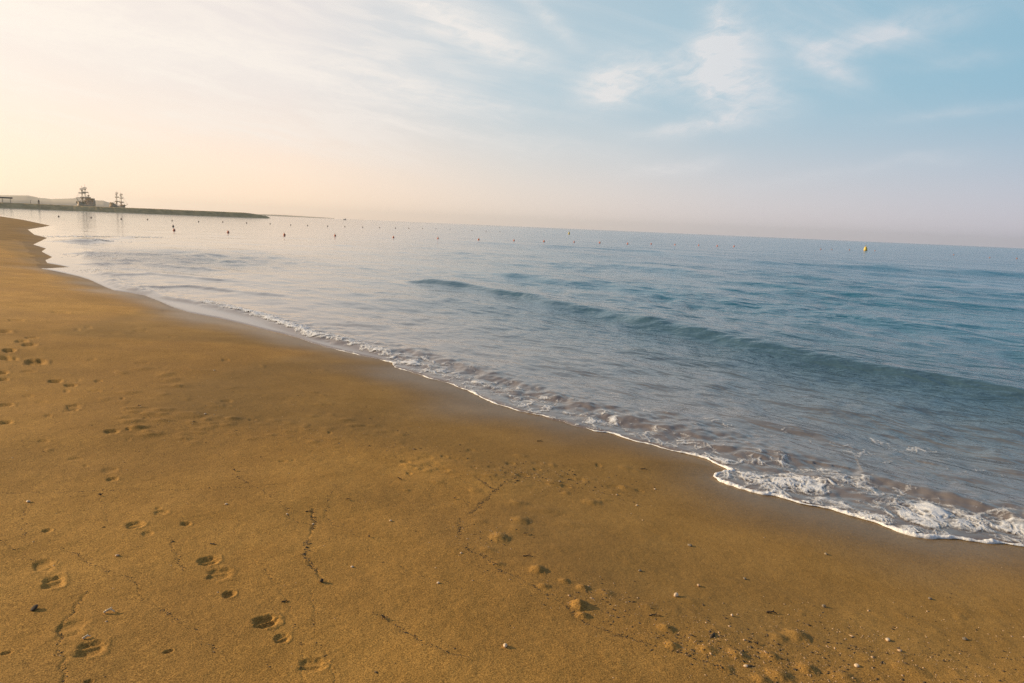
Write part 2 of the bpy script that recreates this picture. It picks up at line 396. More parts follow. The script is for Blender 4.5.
# drying cracks and old swash lines: shallow grooves with a drift of fine debris (debris itself further down)
LINES_PX = {
    'a': [(-20, 492), (60, 491), (100, 489), (180, 489), (250, 486), (275, 484)],
    'b': [(-10, 538), (10, 545), (25, 553), (32, 560)],
    'c': [(48, 538), (75, 555), (100, 568), (128, 576), (140, 590), (152, 603), (175, 618), (200, 635), (214, 655)],
    'd': [(313, 508), (314, 525), (309, 537), (304, 548), (305, 558), (313, 570), (322, 580)],
    'e': [(335, 483), (327, 500), (325, 514), (335, 525), (342, 527)],
    'f': [(477, 474), (484, 480), (490, 485), (496, 487), (488, 496), (478, 504), (468, 513)],
    'g': [(496, 487), (510, 476), (522, 473), (534, 475)],
    'h': [(459, 518), (461, 540), (468, 550), (485, 560), (500, 573), (520, 580), (536, 590), (560, 603), (575, 617), (592, 627), (620, 637), (650, 646), (690, 655), (712, 664), (750, 682)],
    'i': [(373, 616), (385, 622), (405, 637), (430, 651), (470, 662)],
    'j': [(86, 592), (66, 616), (62, 630), (61, 650), (64, 672), (60, 690)],
    'k': [(232, 473), (258, 488), (276, 499), (286, 508), (289, 518), (306, 524)],
    'l': [(172, 541), (174, 553), (182, 572)],
    'm': [(24, 540), (22, 515), (26, 505)],
    'n': [(98, 492), (104, 505), (108, 520)],
    'o': [(4, 372), (14, 364), (30, 350)],
    'p': [(75, 400), (110, 388), (140, 378)],
    'q': [(310, 590), (316, 640), (330, 668), (335, 690)],
    's': [(468, 505), (470, 482), (430, 463), (360, 446), (300, 437), (200, 432), (125, 412), (135, 388), (230, 361)],
    't': [(640, 503), (590, 488), (540, 479), (500, 472)],
    'u': [(0, 440), (60, 446), (150, 452), (230, 462)],
    'v': [(250, 560), (280, 590), (300, 640), (305, 690)],
    'w': [(820, 640), (900, 655), (960, 650), (1030, 662)],
    'r': [(340, 520), (380, 560), (420, 580), (455, 585)],
}
LINES = {k: [on_sand(*p) for p in v] for k, v in LINES_PX.items()}
for k, pts in LINES.items():
    P = np.array(pts); lo = P.min(0) - .2; hi = P.max(0) + .2
    sel = (GX > lo[0]) & (GX < hi[0]) & (GY > lo[1]) & (GY < hi[1])
    jx = 0.02 * perlin(GX[sel] / .08, GY[sel] / .08, 3); jy = 0.02 * perlin(GX[sel] / .08, GY[sel] / .08, 4)
    dd = seg_dist(GX[sel] + jx, GY[sel] + jy, [(p[0], p[1]) for p in pts])
    on = sstep(perlin(GX[sel] / .25, GY[sel] / .25, 9), -.35, .2)
    GZ[sel] -= on * (.0030 if k in 'dj' else .0013) * np.exp(-(dd / .006) ** 2)

V = np.stack([GX, GY, GZ], -1).reshape(-1, 3)
f = grid_faces(*GX.shape, keep=gd > -14, wrap=True)
wetv = (1 - .65 * sstep(np.hypot(GX, GY), 14, 40)) * (1 - sstep(gd + 0.45 * fbm(GX / 2.2, GY / 2.2, 3, 31), 0.1, 1.35))
SWASH_PX = [(1100, 720), (900, 700), (750, 682), (650, 646), (575, 617), (536, 590), (500, 573), (470, 550), (459, 518), (470, 500), (470, 480), (430, 462), (300, 437), (200, 432), (125, 412), (135, 388),
    (230, 362), (300, 352), (200, 345), (90, 340), (20, 334), (100, 315), (150, 305), (60, 282), (20, 262), (-20, 240)]
swash = [on_sand(*q)[:2] for q in SWASH_PX]
damp = inside(GX + .12 * perlin(GX / .7, GY / .7, 81), GY + .12 * perlin(GX / .7, GY / .7, 82), swash + shore[::-1])
damp = damp * sstep(seg_dist(GX, GY, swash), 0.0, .5)
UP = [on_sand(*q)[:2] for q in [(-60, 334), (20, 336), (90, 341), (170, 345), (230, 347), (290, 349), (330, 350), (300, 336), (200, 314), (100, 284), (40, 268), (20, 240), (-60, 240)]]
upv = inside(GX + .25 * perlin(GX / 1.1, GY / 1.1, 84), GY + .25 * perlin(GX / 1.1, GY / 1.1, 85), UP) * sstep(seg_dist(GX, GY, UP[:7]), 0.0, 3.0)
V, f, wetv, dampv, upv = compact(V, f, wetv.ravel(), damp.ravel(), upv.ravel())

m_sand, t, p = mat('wet_and_dry_sand')
pos = t.new('ShaderNodeNewGeometry').outputs['Position']
wet = t.attr('wet')
g1 = t.noise(pos, 190, 4, 0.75); g2 = t.noise(pos, 90, 3, 0.6); g3 = t.noise(pos, 2.6, 5, 0.6); g4 = t.noise(t.vm('MULTIPLY', pos, (1, 1, 0)), 0.45, 4, 0.55)
dry = t.mix(t.smooth(g3, 0.3, 0.7), (.385, .200, .042), (.465, .247, .056))
dry = t.mix(t.smooth(g4, 0.38, 0.62, 0, .75), dry, (.325, .172, .042))
dry = t.mix(t.m('MULTIPLY', t.attr('upper'), 0.9), dry, t.mix(1.0, dry, (1.38, 1.40, 1.55), 'MULTIPLY'))  # far upper beach lightened: drier sand, with sun glow painted into its colour
dry = t.mix(1.0, dry, t.mix(t.smooth(t.noise(pos, 30, 4, 0.65), .3, .7), (.93, .93, .92), (1.06, 1.06, 1.07)), 'MULTIPLY')
grain = t.mix(t.smooth(g1, 0.34, 0.68), (.34, .32, .30), (1.60, 1.64, 1.75))
dry = t.mix(t.fmix(t.attr('damp'), 0.9, 0.6), dry, grain, 'MULTIPLY')
dry = t.mix(t.smooth(g2, 0.66, 0.75, 0, .55), dry, (.07, .045, .022))
dry = t.mix(t.m('MULTIPLY', t.attr('damp'), 0.75), dry, t.mix(1.0, dry, (.70, .76, .92), 'MULTIPLY'))
wetc = t.mix(1.0, dry, (.70, .73, .82), 'MULTIPLY')
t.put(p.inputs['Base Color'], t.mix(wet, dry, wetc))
t.put(p.inputs['Roughness'], t.fmix(wet, 0.9, 0.42))
t.put(p.inputs['Specular IOR Level'], t.fmix(wet, 0.15, 0.42))
b1 = t.new('ShaderNodeBump'); b1.inputs['Distance'].default_value = 0.003
t.put(b1.inputs['Strength'], t.fmix(t.m('MAXIMUM', wet, t.m('MULTIPLY', t.attr('damp'), 0.5)), 0.34, 0.14)); t.put(b1.inputs['Height'], t.m('ADD', g1, t.m('MULTIPLY', g2, 1.6)))
b2 = t.new('ShaderNodeBump'); b2.inputs['Distance'].default_value = 0.012; b2.inputs['Strength'].default_value = 0.30
t.put(b2.inputs['Height'], t.noise(pos, 22, 4, 0.6)); t.l.new(b1.outputs[0], b2.inputs['Normal'])
t.put(p.inputs['Normal'], b2.outputs[0])
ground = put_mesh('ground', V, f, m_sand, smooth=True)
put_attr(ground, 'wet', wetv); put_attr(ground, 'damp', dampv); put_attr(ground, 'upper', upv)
tag(ground, 'broad golden sand beach with shoe prints and a damp waterline', 'ground', kind='structure')
_rad, _th = rad, th
def sand_z(x, y):
    """height of the finished sand surface"""
    r = math.hypot(x, y); a = math.atan2(x, y)
    i = int(np.argmin(np.abs(_rad - r))); j = int(np.argmin(np.abs((_th - a + math.pi) % (2 * math.pi) - math.pi)))
    return float(GZ[i, j])

# ------------------------------------------------------------------ the sea
def poly(pxs): return [flat(*q) for q in pxs]
def along(x, y, pts):
    """distance to the polyline, signed (positive on its left), and how far along it (0..1)"""
    best = np.full(x.shape, 1e18); sd = np.zeros(x.shape); ta = np.zeros(x.shape)
    n = len(pts) - 1
    for i in range(n):
        (ax, ay), (bx, by) = pts[i], pts[i + 1]
        vx, vy = bx - ax, by - ay; L2 = vx * vx + vy * vy
        t0 = ((x - ax) * vx + (y - ay) * vy) / L2; t_ = np.clip(t0, 0, 1)
        ex, ey = x - ax - t_ * vx, y - ay - t_ * vy; q = ex * ex + ey * ey
        s = q < best
        best = np.where(s, q, best); ta = np.where(s, (i + t_) / n, ta)
        sd = np.where(s, np.sign(vx * (y - ay) - vy * (x - ax)) * np.sqrt(q), sd)
    return sd, ta
# crest lines of the swell, left to right in the picture; (points, height left, height right, front width, back width)
SWELL = [
    ([(395, 281), (430, 283.5), (470, 289), (530, 299), (600, 314.5), (680, 331), (760, 350), (830, 364), (900, 377), (960, 388), (1024, 401), (1110, 418)], .14, .16, .32, 1.3),
    ([(490, 273), (560, 281), (620, 287), (680, 294), (730, 302), (800, 312)], .10, .07, .8, 2.0),
    ([(400, 237), (450, 241), (540, 246), (640, 251), (760, 263), (850, 267), (930, 271), (1024, 276), (1100, 280)], .05, .26, 1.6, 3.2),
    ([(720, 280), (764, 284), (830, 293), (891, 301), (960, 306), (1024, 311), (1100, 318)], .05, .14, .9, 2.4),
    ([(800, 314), (850, 320), (920, 329), (1018, 345), (1100, 360)], .03, .08, .6, 1.5),
    ([(560, 262), (650, 268), (760, 275), (850, 281), (960, 289), (1100, 300)], .03, .10, 1.2, 3.0),
    ([(640, 417), (700, 423), (745, 422), (790, 428), (844, 439), (900, 455)], .01, .035, .16, .4),
    ([(700, 395), (800, 402), (900, 418), (1024, 445), (1100, 460)], .01, .03, .2, .5),
    ([(850, 478), (864, 481), (887, 483), (927, 494), (950, 500), (974, 506), (997, 513), (1024, 520), (1100, 535)], .02, .05, .10, .45),
    ([(385, 343), (430, 358), (480, 371), (540, 390), (580, 404), (640, 424), (700, 439), (740, 455), (790, 462)], .035, .035, .16, .45),
    ([(80, 243), (100, 241), (112, 239), (130, 238)], .16, .10, .7, 1.4),
    ([(82, 255), (120, 254), (170, 257)], .09, .06, .35, .9),
    ([(92, 266), (130, 264), (200, 270)], .06, .05, .25, .7),
    ([(108, 277), (150, 274), (225, 281)], .05, .04, .22, .6),
    ([(140, 289), (190, 287), (270, 295)], .04, .04, .2, .5),
    ([(60, 228), (83, 250), (92, 261), (98, 270), (112, 284), (150, 297), (205, 304), (225, 309), (260, 318), (290, 329), (310, 337), (335, 341), (360, 347), (395, 358)], .05, .045, .18, .5),
]
SWELLW = [(poly(a), hl, hr, wf, wb) for a, hl, hr, wf, wb in SWELL]
CALM = poly([(0, 217), (30, 222), (60, 228), (83, 250), (92, 261), (98, 270), (112, 284), (150, 297), (205, 304), (225, 309), (260, 318), (290, 329), (310, 337), (335, 341), (360, 347), (395, 358)]
            ) + [flat(395, 372), flat(300, 352), flat(200, 325), flat(100, 300), flat(30, 285), flat(-30, 270), flat(-60, 217)]
wave_rng = np.random.default_rng(3)
RIP = []
for i in range(90):
    lam = 0.22 * (14.0 / 0.22) ** wave_rng.random()
    ang = R(225) + wave_rng.normal(0, 0.62)          # travelling towards the beach, spread about its normal
    RIP.append((lam, ang, wave_rng.random() * 2 * math.pi, wave_rng.uniform(.6, 1.3)))
BREAKERS = flat(128, 258)
def open_sea(x, y):
    return np.maximum(.9 * np.exp(-((x - BREAKERS[0]) ** 2 + (y - BREAKERS[1]) ** 2) / 6.5 ** 2), sstep(x + 0.30 * y, -6, 10 + 0.45 * np.maximum(y, 0)))
def sea_z(x, y, d, spacing=None, full=False):
    off = -d
    z = np.zeros(x.shape)
    for pts, hl, hr, wf, wb in SWELLW:
        wob = 0.35 * wf * perlin(x / 1.7, y / 1.7, 61)
        sd, ta = along(x, y, pts)
        sd = sd + wob                        # left of the line = seaward
        h = hl + (hr - hl) * ta
        prof = np.where(sd < 0, np.exp(-(sd / wf) ** 2), np.exp(-(sd / wb) ** 2))
        endf = sstep(ta, 0.0, 0.10) * (1 - sstep(ta, 0.97, 1.0) * 0.5)
        z += h * prof * endf * (1 + 0.18 * perlin(x / 2.5, y / 2.5, 71))
    wbl = .12 * np.minimum(np.hypot(x, y), 60) ** .9
    xx, yy = x + .25 * wbl * perlin(x / (.5 * wbl + .3), y / (.5 * wbl + .3), 64), y + .25 * wbl * perlin(x / (.5 * wbl + .3), y / (.5 * wbl + .3), 65)
    calm = inside(xx, yy, CALM) * sstep(seg_dist(xx, yy, CALM[2:16]), 0.0, .12 * wbl)
    rip_amp = (1 - 0.93 * calm) * sstep(off, 0.05, 2.2)
    r = np.hypot(x, y)
    gust = (0.75 + 0.55 * fbm(x / 9.0, y / 9.0, 2, 77)) * (0.32 + 0.68 * open_sea(x, y))
    warps = [2.2 * perlin(x / q, y / q, 5 + i) for i, q in enumerate((.9, 2.4, 6.5, 18))]
    for lam, ang, ph, am in RIP:
        k = 2 * math.pi / lam
        a = am * 0.0058 * lam / (1 + lam / 2.4)
        if spacing is not None: a = a * sstep(lam / spacing, 2.0, 4.5)
        z += a * rip_amp * gust * np.sin(k * (x * math.sin(ang) + y * math.cos(ang)) + ph + warps[min(3, int(math.log(lam / .22) / math.log(64) * 4))])
    # torn-up water just behind the waterline
    chop = np.exp(-((off - .55) / .60) ** 2) * (1 - calm) * (r < 40)
    if spacing is not None: chop = chop * sstep(.35 / spacing, 1.5, 3)
    z += chop * (0.020 * fbm(x / .33, y / .33, 3, 41) + .010 * np.abs(perlin(x / .16, y / .16, 44)))
    z = z * sstep(off, -0.02, 0.30)
    lip = 0.014 * np.sqrt(np.clip(off / 0.05, 0, 1))
    return np.where(off > 0, np.maximum(z, base_h(d) + .004) + lip, 0.3 * off), calm

th_w = np.radians(np.arange(-46, 48, 0.075)); th_w = np.concatenate([th_w, np.radians(np.linspace(48, 135, 45))]); th_w = np.concatenate([np.radians(np.linspace(-62, -46, 10)[:-1]), th_w])
rw = np.concatenate([np.linspace(3.2, 4.2, 8)[:-1], px_rows(CAM_H * F / 4.2, 72, 0.62), px_rows(72, 12, 0.3), px_rows(12, 6, 0.6)])
rw = np.concatenate([rw, np.geomspace(rw[-1] * 1.03, 6300, 46)])
WX, WY = polar(th_w, rw)
wd = shore_d(WX, WY)
sp = np.gradient(rw)[:, None] * np.ones((1, len(th_w)))
WZ, calm = sea_z(WX, WY, wd, sp)
V = np.stack([WX, WY, WZ], -1).reshape(-1, 3)
f = grid_faces(*WX.shape, keep=wd < 0.10 + 0.03 * np.minimum(np.hypot(WX, WY), 120) * (np.hypot(WX, WY) > 15))
depth = np.clip(-wd, 0, 60)
V, f, dep, cal, opn = compact(V, f, depth.ravel(), calm.ravel(), open_sea(WX, WY).ravel())
m_sea, t, p = mat('sea_water')
pos = t.new('ShaderNodeNewGeometry').outputs['Position']
dp = t.attr('offshore'); cm = t.attr('calm')
body = t.ramp(dp, 0, 40, [(0, (.200, .160, .135)), (.8, (.180, .155, .140)), (2.5, (.150, .150, .150)), (5, (.050, .095, .125)), (14, (.012, .108, .170)), (40, (.002, .100, .185))])
t.put(p.inputs['Base Color'], body)
p.inputs['IOR'].default_value = 1.333
p.inputs['Specular IOR Level'].default_value = 0.85
t.put(p.inputs['Roughness'], t.fmix(cm, t.fmix(t.attr('open_sea'), 0.08, 0.14), 0.05))
rotn = t.new('ShaderNodeVectorRotate', rotation_type='Z_AXIS')
t.put(rotn.inputs['Vector'], pos); rotn.inputs['Angle'].default_value = R(45)
aniso = t.vm('MULTIPLY', rotn.outputs[0], (0.50, 1.0, 1.0)); long_ = t.vm('MULTIPLY', rotn.outputs[0], (0.28, 1.0, 1.0))
n0 = t.noise(long_, 0.50, 3, 0.5, 0.3); n00 = t.noise(long_, 0.13, 2, 0.5, 0.2)
n1 = t.noise(aniso, 1.6, 3, 0.55, 0.4); n2 = t.noise(aniso, 4.6, 3, 0.55, 0.3); n3 = t.noise(aniso, 15.0, 3, 0.55)
hgt = t.m('ADD', t.m('ADD', t.m('MULTIPLY', n0, 0.22), t.m('MULTIPLY', n00, 0.55)), t.m('MULTIPLY', n1, 0.10)); hgt = t.m('ADD', hgt, t.m('ADD', t.m('MULTIPLY', n2, 0.044), t.m('MULTIPLY', n3, 0.011)))
bm_ = t.new('ShaderNodeBump'); bm_.inputs['Distance'].default_value = 1.0
gust = t.m('MULTIPLY', t.smooth(t.noise(pos, 0.10, 3, 0.5), 0.3, 0.7, 0.6, 1.15), t.fmix(t.attr('open_sea'), 0.13, 1.7))
edge = t.smooth(dp, 0.05, 2.0, 0.35, 1.0)
t.put(bm_.inputs['Strength'], t.m('MULTIPLY', t.m('MULTIPLY', t.fmix(cm, 0.82, 0.05), gust), edge))
t.put(bm_.inputs['Height'], hgt); t.put(p.inputs['Normal'], bm_.outputs[0])
water = put_mesh('water', V, f, m_sea, smooth=True)
put_attr(water, 'offshore', dep); put_attr(water, 'calm', cal); put_attr(water, 'open_sea', opn)
tag(water, 'calm rippled sea, cream below the glow and teal to the right', 'sea', kind='structure')
# ------------------------------------------------------------------ far land, breakwater, haze
def far_ridge(name, prof_px, dist, thick, material, seed):
    """a ridge of hills: skyline heights sampled along a bearing, with real depth"""
    pts = []
    for px, py in prof_px:
        v = ray(px, py); k = dist / math.hypot(v[0], v[1]); pts.append((v[0] * k, v[1] * k, max(2.0, CAM_H + v[2] * k)))
    P = np.array(pts); n = 160
    s_ = np.linspace(0, len(P) - 1, n); X = np.interp(s_, range(len(P)), P[:, 0]); Y = np.interp(s_, range(len(P)), P[:, 1]); Z = np.interp(s_, range(len(P)), P[:, 2])
    m_ = 24; vv = np.linspace(-1, 1, m_)[:, None]
    L = np.hypot(X, Y)
    gx = X[None] + X[None] / L[None] * vv * thick; gy = Y[None] + Y[None] / L[None] * vv * thick
    env = np.sqrt(np.clip(1 - np.abs(vv) ** 1.6, 0, 1))
    gz = Z[None] * env * (1 + 0.22 * fbm(gx / 160, gy / 160, 4, seed) * (1 - env)) + (np.abs(vv) > .98) * -3 + 1.2 * fbm(gx / 40, gy / 40, 3, seed + 4) * env
    VV = np.stack([gx, gy, gz], -1).reshape(-1, 3)
    return put_mesh(name, VV, grid_faces(m_, n), material, smooth=True)
m_hill = paint('dry_scrub_hills', (.42, .34, .22), .9, .2, .004)
hl = far_ridge('hills', [(-160, 190), (-60, 193), (0, 195), (8, 195.2), (27, 195.3), (38, 197.5), (52, 199), (64, 198.6), (76, 198.2), (90, 200), (103, 200.5), (109, 202.5), (118, 207.5)], 4200, 420, m_hill, 3)
tag(hl, 'low hazy hills behind the breakwater at far left', kind='structure')
hd = far_ridge('headland', [(250, 214.4), (262, 214.2), (280, 214.8), (300, 216), (322, 217.3), (334, 218.3)], 5200, 260, m_hill, 9)
tag(hd, 'faint low headland on the horizon right of the breakwater', kind='structure')

def spot(px, dist):
    """a point on the water on the bearing of an image column, dist metres away"""
    v = ray(px, 226 + 0.0431 * (px - 512)); k = dist / math.hypot(v[0], v[1])
    return v[0] * k, v[1] * k

# breakwater: heaped boulders with a low crest road
b0, b1 = np.array((-394.0, 250.0)), np.array(spot(267.5, 560))
def breakwater_mesh():
    ax = b1 - b0; L = np.hypot(*ax); ax /= L; nx = np.array((ax[1], -ax[0]))
    n, m_ = 900, 26
    s_ = np.linspace(-5, L, n)[None]; q = np.linspace(-1, 1, m_)[:, None]
    hgt = 2.25 + 1.15 * s_ / L + .18 * fbm(s_ / 60, s_ * 0, 2, 5)
    endf = np.sqrt(np.clip((L - s_) / 22, 0, 1)); half = (14.0 + 0 * s_) * (0.35 + .65 * endf)
    prof = np.clip(1.55 * (1 - np.abs(q)), 0, 1)
    X = b0[0] + ax[0] * s_ + nx[0] * q * half; Y = b0[1] + ax[1] * s_ + nx[1] * q * half
    f1, f2 = worley(X / 1.7, Y / 1.7, 3)
    slope_ = np.clip(1.55 * (1 - np.abs(q)), 0, 1) < .98
    Z = -.8 + (hgt + .8) * prof * (.25 + .75 * endf) + np.where(slope_, 1.0, .25) * (.5 - f1) * .95
    return np.stack([X, Y, Z], -1).reshape(-1, 3), grid_faces(m_, n)
bwv, bwf = breakwater_mesh()
m_rock = paint('breakwater_rock', (.58, .41, .19), .9, .12, .2, .2)
bw = bpy.data.objects.new('breakwater', None); COL.objects.link(bw); bw.location = (b0[0], b0[1], 0)
tag(bw, 'long low boulder breakwater running out to sea from the left edge', 'breakwater')
put_mesh('rubble_mound', bwv - np.array((b0[0], b0[1], 0)), bwf, m_rock, bw)

def bm_obj(name, bm, material, parent=None, smooth=False):
    me = bpy.data.meshes.new(name); bm.normal_update(); bm.to_mesh(me); bm.free()
    me.materials.append(material)
    if smooth:
        for q in me.polygons: q.use_smooth = True
    o = bpy.data.objects.new(name, me); COL.objects.link(o); o.parent = parent
    return o
def empty(name, loc, rz=0.0):
    o = bpy.data.objects.new(name, None); COL.objects.link(o); o.location = loc; o.rotation_euler = (0, 0, rz)
    return o
def rod(bm, a, b, r0, r1=None, seg=8):
    a, b = Vector(a), Vector(b); r1 = r0 if r1 is None else r1
    d = (b - a); M_ = Matrix.Translation((a + b) / 2) @ d.to_track_quat('Z', 'Y').to_matrix().to_4x4()
    bmesh.ops.create_cone(bm, cap_ends=True, segments=seg, radius1=r0, radius2=r1, depth=d.length, matrix=M_)
def box(bm, c, sz, rot=None):
    M_ = Matrix.Translation(c) @ (rot or Matrix.Identity(4)) @ Matrix.Diagonal((*sz, 1))
    return bmesh.ops.create_cube(bm, size=1, matrix=M_)['verts']
def loft(bm, rings, cap=True):
    R_ = [[bm.verts.new(c) for c in r] for r in rings]
    for A, B in zip(R_[:-1], R_[1:]):
        n = len(A)
        for i in range(n): bm.faces.new((A[i], A[(i + 1) % n], B[(i + 1) % n], B[i]))
    if cap: bm.faces.new(R_[0][::-1]); bm.faces.new(R_[-1])

# ---- square-rigged ships moored behind the breakwater
m_hull = paint('tarred_hull', (.46, .31, .18), .7, .2, .6)
m_gold = paint('ochre_hull_band', (.40, .25, .09), .6, .15, .8)
m_spar = paint('varnished_spar', (.44, .27, .13), .55, .15, 1.0)
m_sail = paint('furled_canvas', (.50, .42, .30), .9, .12, 1.5)
m_glass = paint('stern_window_glass', (.03, .035, .04), .15, .1, 1, 0, .6)
def tall_ship(name, loc, rz, L, B, mast_h, masts, castle, label, group, free=3.0):
    root = empty(name, loc, rz); tag(root, label, 'ship', group)
    bm = bmesh.new(); rings = []
    for i in range(15):
        s_ = i / 14; x = (s_ - .5) * L
        wd_ = B / 2 * (min(1, (1 - s_) * 3.2) ** .55 if s_ > .6 else (.78 + .22 * min(1, s_ / .3)))
        wd_ = max(wd_, .12)
        sheer = free + castle * max(0, (.34 - s_) / .34) ** .8 + castle * .45 * max(0, (s_ - .74) / .26) + .5 * (2 * s_ - 1) ** 2
        keel = -1.2 + 1.3 * max(0, (s_ - .85) / .15)
        ring = []
        for a in (-1, -.97, -.8, -.35, .35, .8, .97, 1):
            zz = {1: sheer, .97: sheer * .45, .8: .1, .35: keel}[abs(a)]
            ww = {1: .86, .97: 1.0, .8: .92, .35: .4}[abs(a)]
            ring.append((x, math.copysign(wd_ * ww, a), zz))
        rings.append(ring)
    loft(bm, rings)
    hull = bm_obj('hull', bm, m_hull, root, True)
    for sd in (-1, 1):                                      # wale: a paler strake along each side
        bm = bmesh.new(); prev = None
        for i in range(13):
            s_ = i / 14; x = (s_ - .5) * L; r_ = rings[i][6 if sd > 0 else 1]
            c = Vector((x, r_[1] * 1.01, r_[2] + .55))
            if prev is not None: rod(bm, prev, c, .2, seg=6)
            prev = c
        bm_obj('wale', bm, m_gold, hull)
    for x0, x1, z0, wds in ((-.5, -.30, 2.7 + castle * .55, .76), (-.5, -.40, 2.7 + castle * .95, .66), (.28, .42, 3.1 + castle * .25, .62)):
        bm = bmesh.new(); box(bm, ((x0 + x1) / 2 * L, 0, z0 + .7), ((x1 - x0) * L, B * wds, 1.7)); bm_obj('deckhouse', bm, m_gold, root)
    for k in range(5):
        bm = bmesh.new(); box(bm, (-.5 * L - .06, (k - 2) * B * .12, 2.4 + castle * .35), (.1, B * .07, .9)); bm_obj('stern_window', bm, m_glass, hull)
    for sd in (0, 7):                                       # bulwark rails
        bm = bmesh.new()
        for i in range(1, 14):
            c = Vector(rings[i][sd]); rod(bm, c, c + Vector((0, 0, .9)), .09, seg=5)
            if i > 1: rod(bm, Vector(rings[i - 1][sd]) + Vector((0, 0, .9)), c + Vector((0, 0, .9)), .08, seg=5)
        bm_obj('rail', bm, m_spar, root)
    for mx, mh, yards in masts:
        H = mast_h * mh; x = mx * L
        bm = bmesh.new(); rod(bm, (x, 0, 1), (x, 0, H * .45), .34, .28); rod(bm, (x + .3, 0, H * .40), (x + .3, 0, H * .78), .24, .17); rod(bm, (x + .1, 0, H * .74), (x + .1, 0, H), .15, .07)
        mast = bm_obj('mast', bm, m_spar, root)
        for zz in (.43, .76):
            bm = bmesh.new(); rod(bm, (x + .1, 0, H * zz), (x + .1, 0, H * zz + .9), .6, .95, 10); bm_obj('mast_top', bm, m_spar, mast)
        for zf, half in yards:
            bm = bmesh.new(); rod(bm, (x + .5, -half, H * zf), (x + .5, 0, H * zf + .1), .10, .2); rod(bm, (x + .5, 0, H * zf + .1), (x + .5, half, H * zf), .2, .10)
            yard = bm_obj('yard', bm, m_spar, root)
            bm = bmesh.new(); prev = None
            for k in range(13):
                yy = (k / 6 - 1) * half * .86; c = Vector((x + .55, yy, H * zf + .42 + .10 * math.sin(k * 2.1)))
                if prev is not None: rod(bm, prev, c, .30 + .08 * math.sin(k * 1.7), .30 + .08 * math.sin(k * 1.7 + 1.7), 7)
                prev = c
            bm_obj('furled_sail', bm, m_sail, yard, True)
        for sd in (-1, 1):
            bm = bmesh.new()
            for dxk in (-1.6, -.8, 0, .8): rod(bm, (x + dxk, sd * B * .45, 2.6), (x, sd * .3, H * .44), .05, seg=4)
            for dxk in (-.5, .3): rod(bm, (x + dxk, sd * .9, H * .46), (x + .3, 0, H * .76), .045, seg=4)
            bm_obj('shrouds', bm, m_hull, root)
    bm = bmesh.new(); rod(bm, (.46 * L, 0, 3.4 + castle * .3), (.72 * L, 0, 3.4 + castle * .3 + .13 * L), .28, .12)
    bow = bm_obj('bowsprit', bm, m_spar, root)
    bm = bmesh.new(); H = mast_h * masts[0][1]
    for zz in (.44, .76, .98): rod(bm, (masts[0][0] * L, 0, H * zz), (.70 * L, 0, 3.4 + castle * .3 + .12 * L), .045, seg=4)
    bm_obj('stay', bm, m_hull, bow)
    return root
def facing(px): return math.atan2(*reversed(spot(px, 1.0)))   # bearing angle of a column
x1, y1 = spot(85.2, 1050)
Y5 = [(.46, 3.9), (.67, 2.7), (.84, 1.6)]
tall_ship('tall_ship', (x1, y1, 0), facing(85.2) + R(164), 30, 9.0, 20.0, [(.20, .93, Y5), (-.06, 1.0, Y5), (-.32, .70, [(.44, 2.6), (.68, 1.9)])], 5.2,
          'larger dark three-masted sailing ship with high stern behind the breakwater', 'tall ships moored behind the breakwater', 3.4).scale = (1.57,) * 3
x2, y2 = spot(118.2, 1080)
Y3 = [(.44, 3.0), (.66, 2.3), (.86, 1.6)]
tall_ship('tall_ship', (x2, y2, 0), facing(118.2) + R(-46), 15, 5.0, 17.5, [(.22, .95, Y3), (-.10, 1.0, Y3)], 2.6,
          'smaller two-masted sailing ship with long bowsprit behind the breakwater', 'tall ships moored behind the breakwater', 3.9).scale = (1.5,) * 3

# ---- harbour shed, navigation post and lamp on the breakwater
m_conc = paint('weathered_concrete', (.38, .34, .28), .85, .12, .6)
m_dark = paint('dark_painted_steel', (.09, .085, .08), .5, .1, 2)
def bw_point(px, back=0.0):
    """where the column crosses the breakwater's axis"""
    dx_, dy_ = spot(px, 1.0); ax = b1 - b0
    k = (b0[0] * ax[1] - b0[1] * ax[0]) / (dx_ * ax[1] - dy_ * ax[0])
    return dx_ * (k + back), dy_ * (k + back), k
X, Y, k = bw_point(2.5)
shed = empty('harbour_shelter', (X, Y, 3.0), facing(2.5)); tag(shed, 'open harbour shelter with flat dark roof on the breakwater at far left', 'shelter')
bm = bmesh.new(); v = box(bm, (0, 0, 2.6), (6, 9.4, .75)); bmesh.ops.bevel(bm, geom=[e for e in bm.edges], offset=.08, affect='EDGES'); bm_obj('roof', bm, m_dark, shed)
for sx in (-2.4, 2.4):
    for sy in (-3.6, 0, 3.6):
        bm = bmesh.new(); rod(bm, (sx, sy, -.6), (sx, sy, 2.24), .14); bm_obj('post', bm, m_conc, shed)
X, Y, k = bw_point(38.8)
lt = empty('harbour_light', (X, Y, 2.9)); tag(lt, 'stubby round light tower on the breakwater left of the ships', 'light tower')
bm = bmesh.new(); rod(bm, (0, 0, -.5), (0, 0, 1.5), .62, .5, 16); bm_obj('tower', bm, m_conc, lt)
bm = bmesh.new(); rod(bm, (0, 0, 1.5), (0, 0, 1.62), .75, .75, 16); bm_obj('gallery', bm, m_dark, lt)
bm = bmesh.new(); rod(bm, (0, 0, 1.62), (0, 0, 2.1), .36, .36, 12); rod(bm, (0, 0, 2.1), (0, 0, 2.45), .45, .05, 12); bm_obj('lantern', bm, m_dark, lt)
X, Y, k = bw_point(30.4)
pp = empty('lamp_post', (X, Y, 2.9)); tag(pp, 'thin dark lamp post on the breakwater beside the light tower', 'lamp post')
bm = bmesh.new(); rod(bm, (0, 0, -.5), (0, 0, 2.0), .13, .09); bm_obj('pole', bm, m_dark, pp)
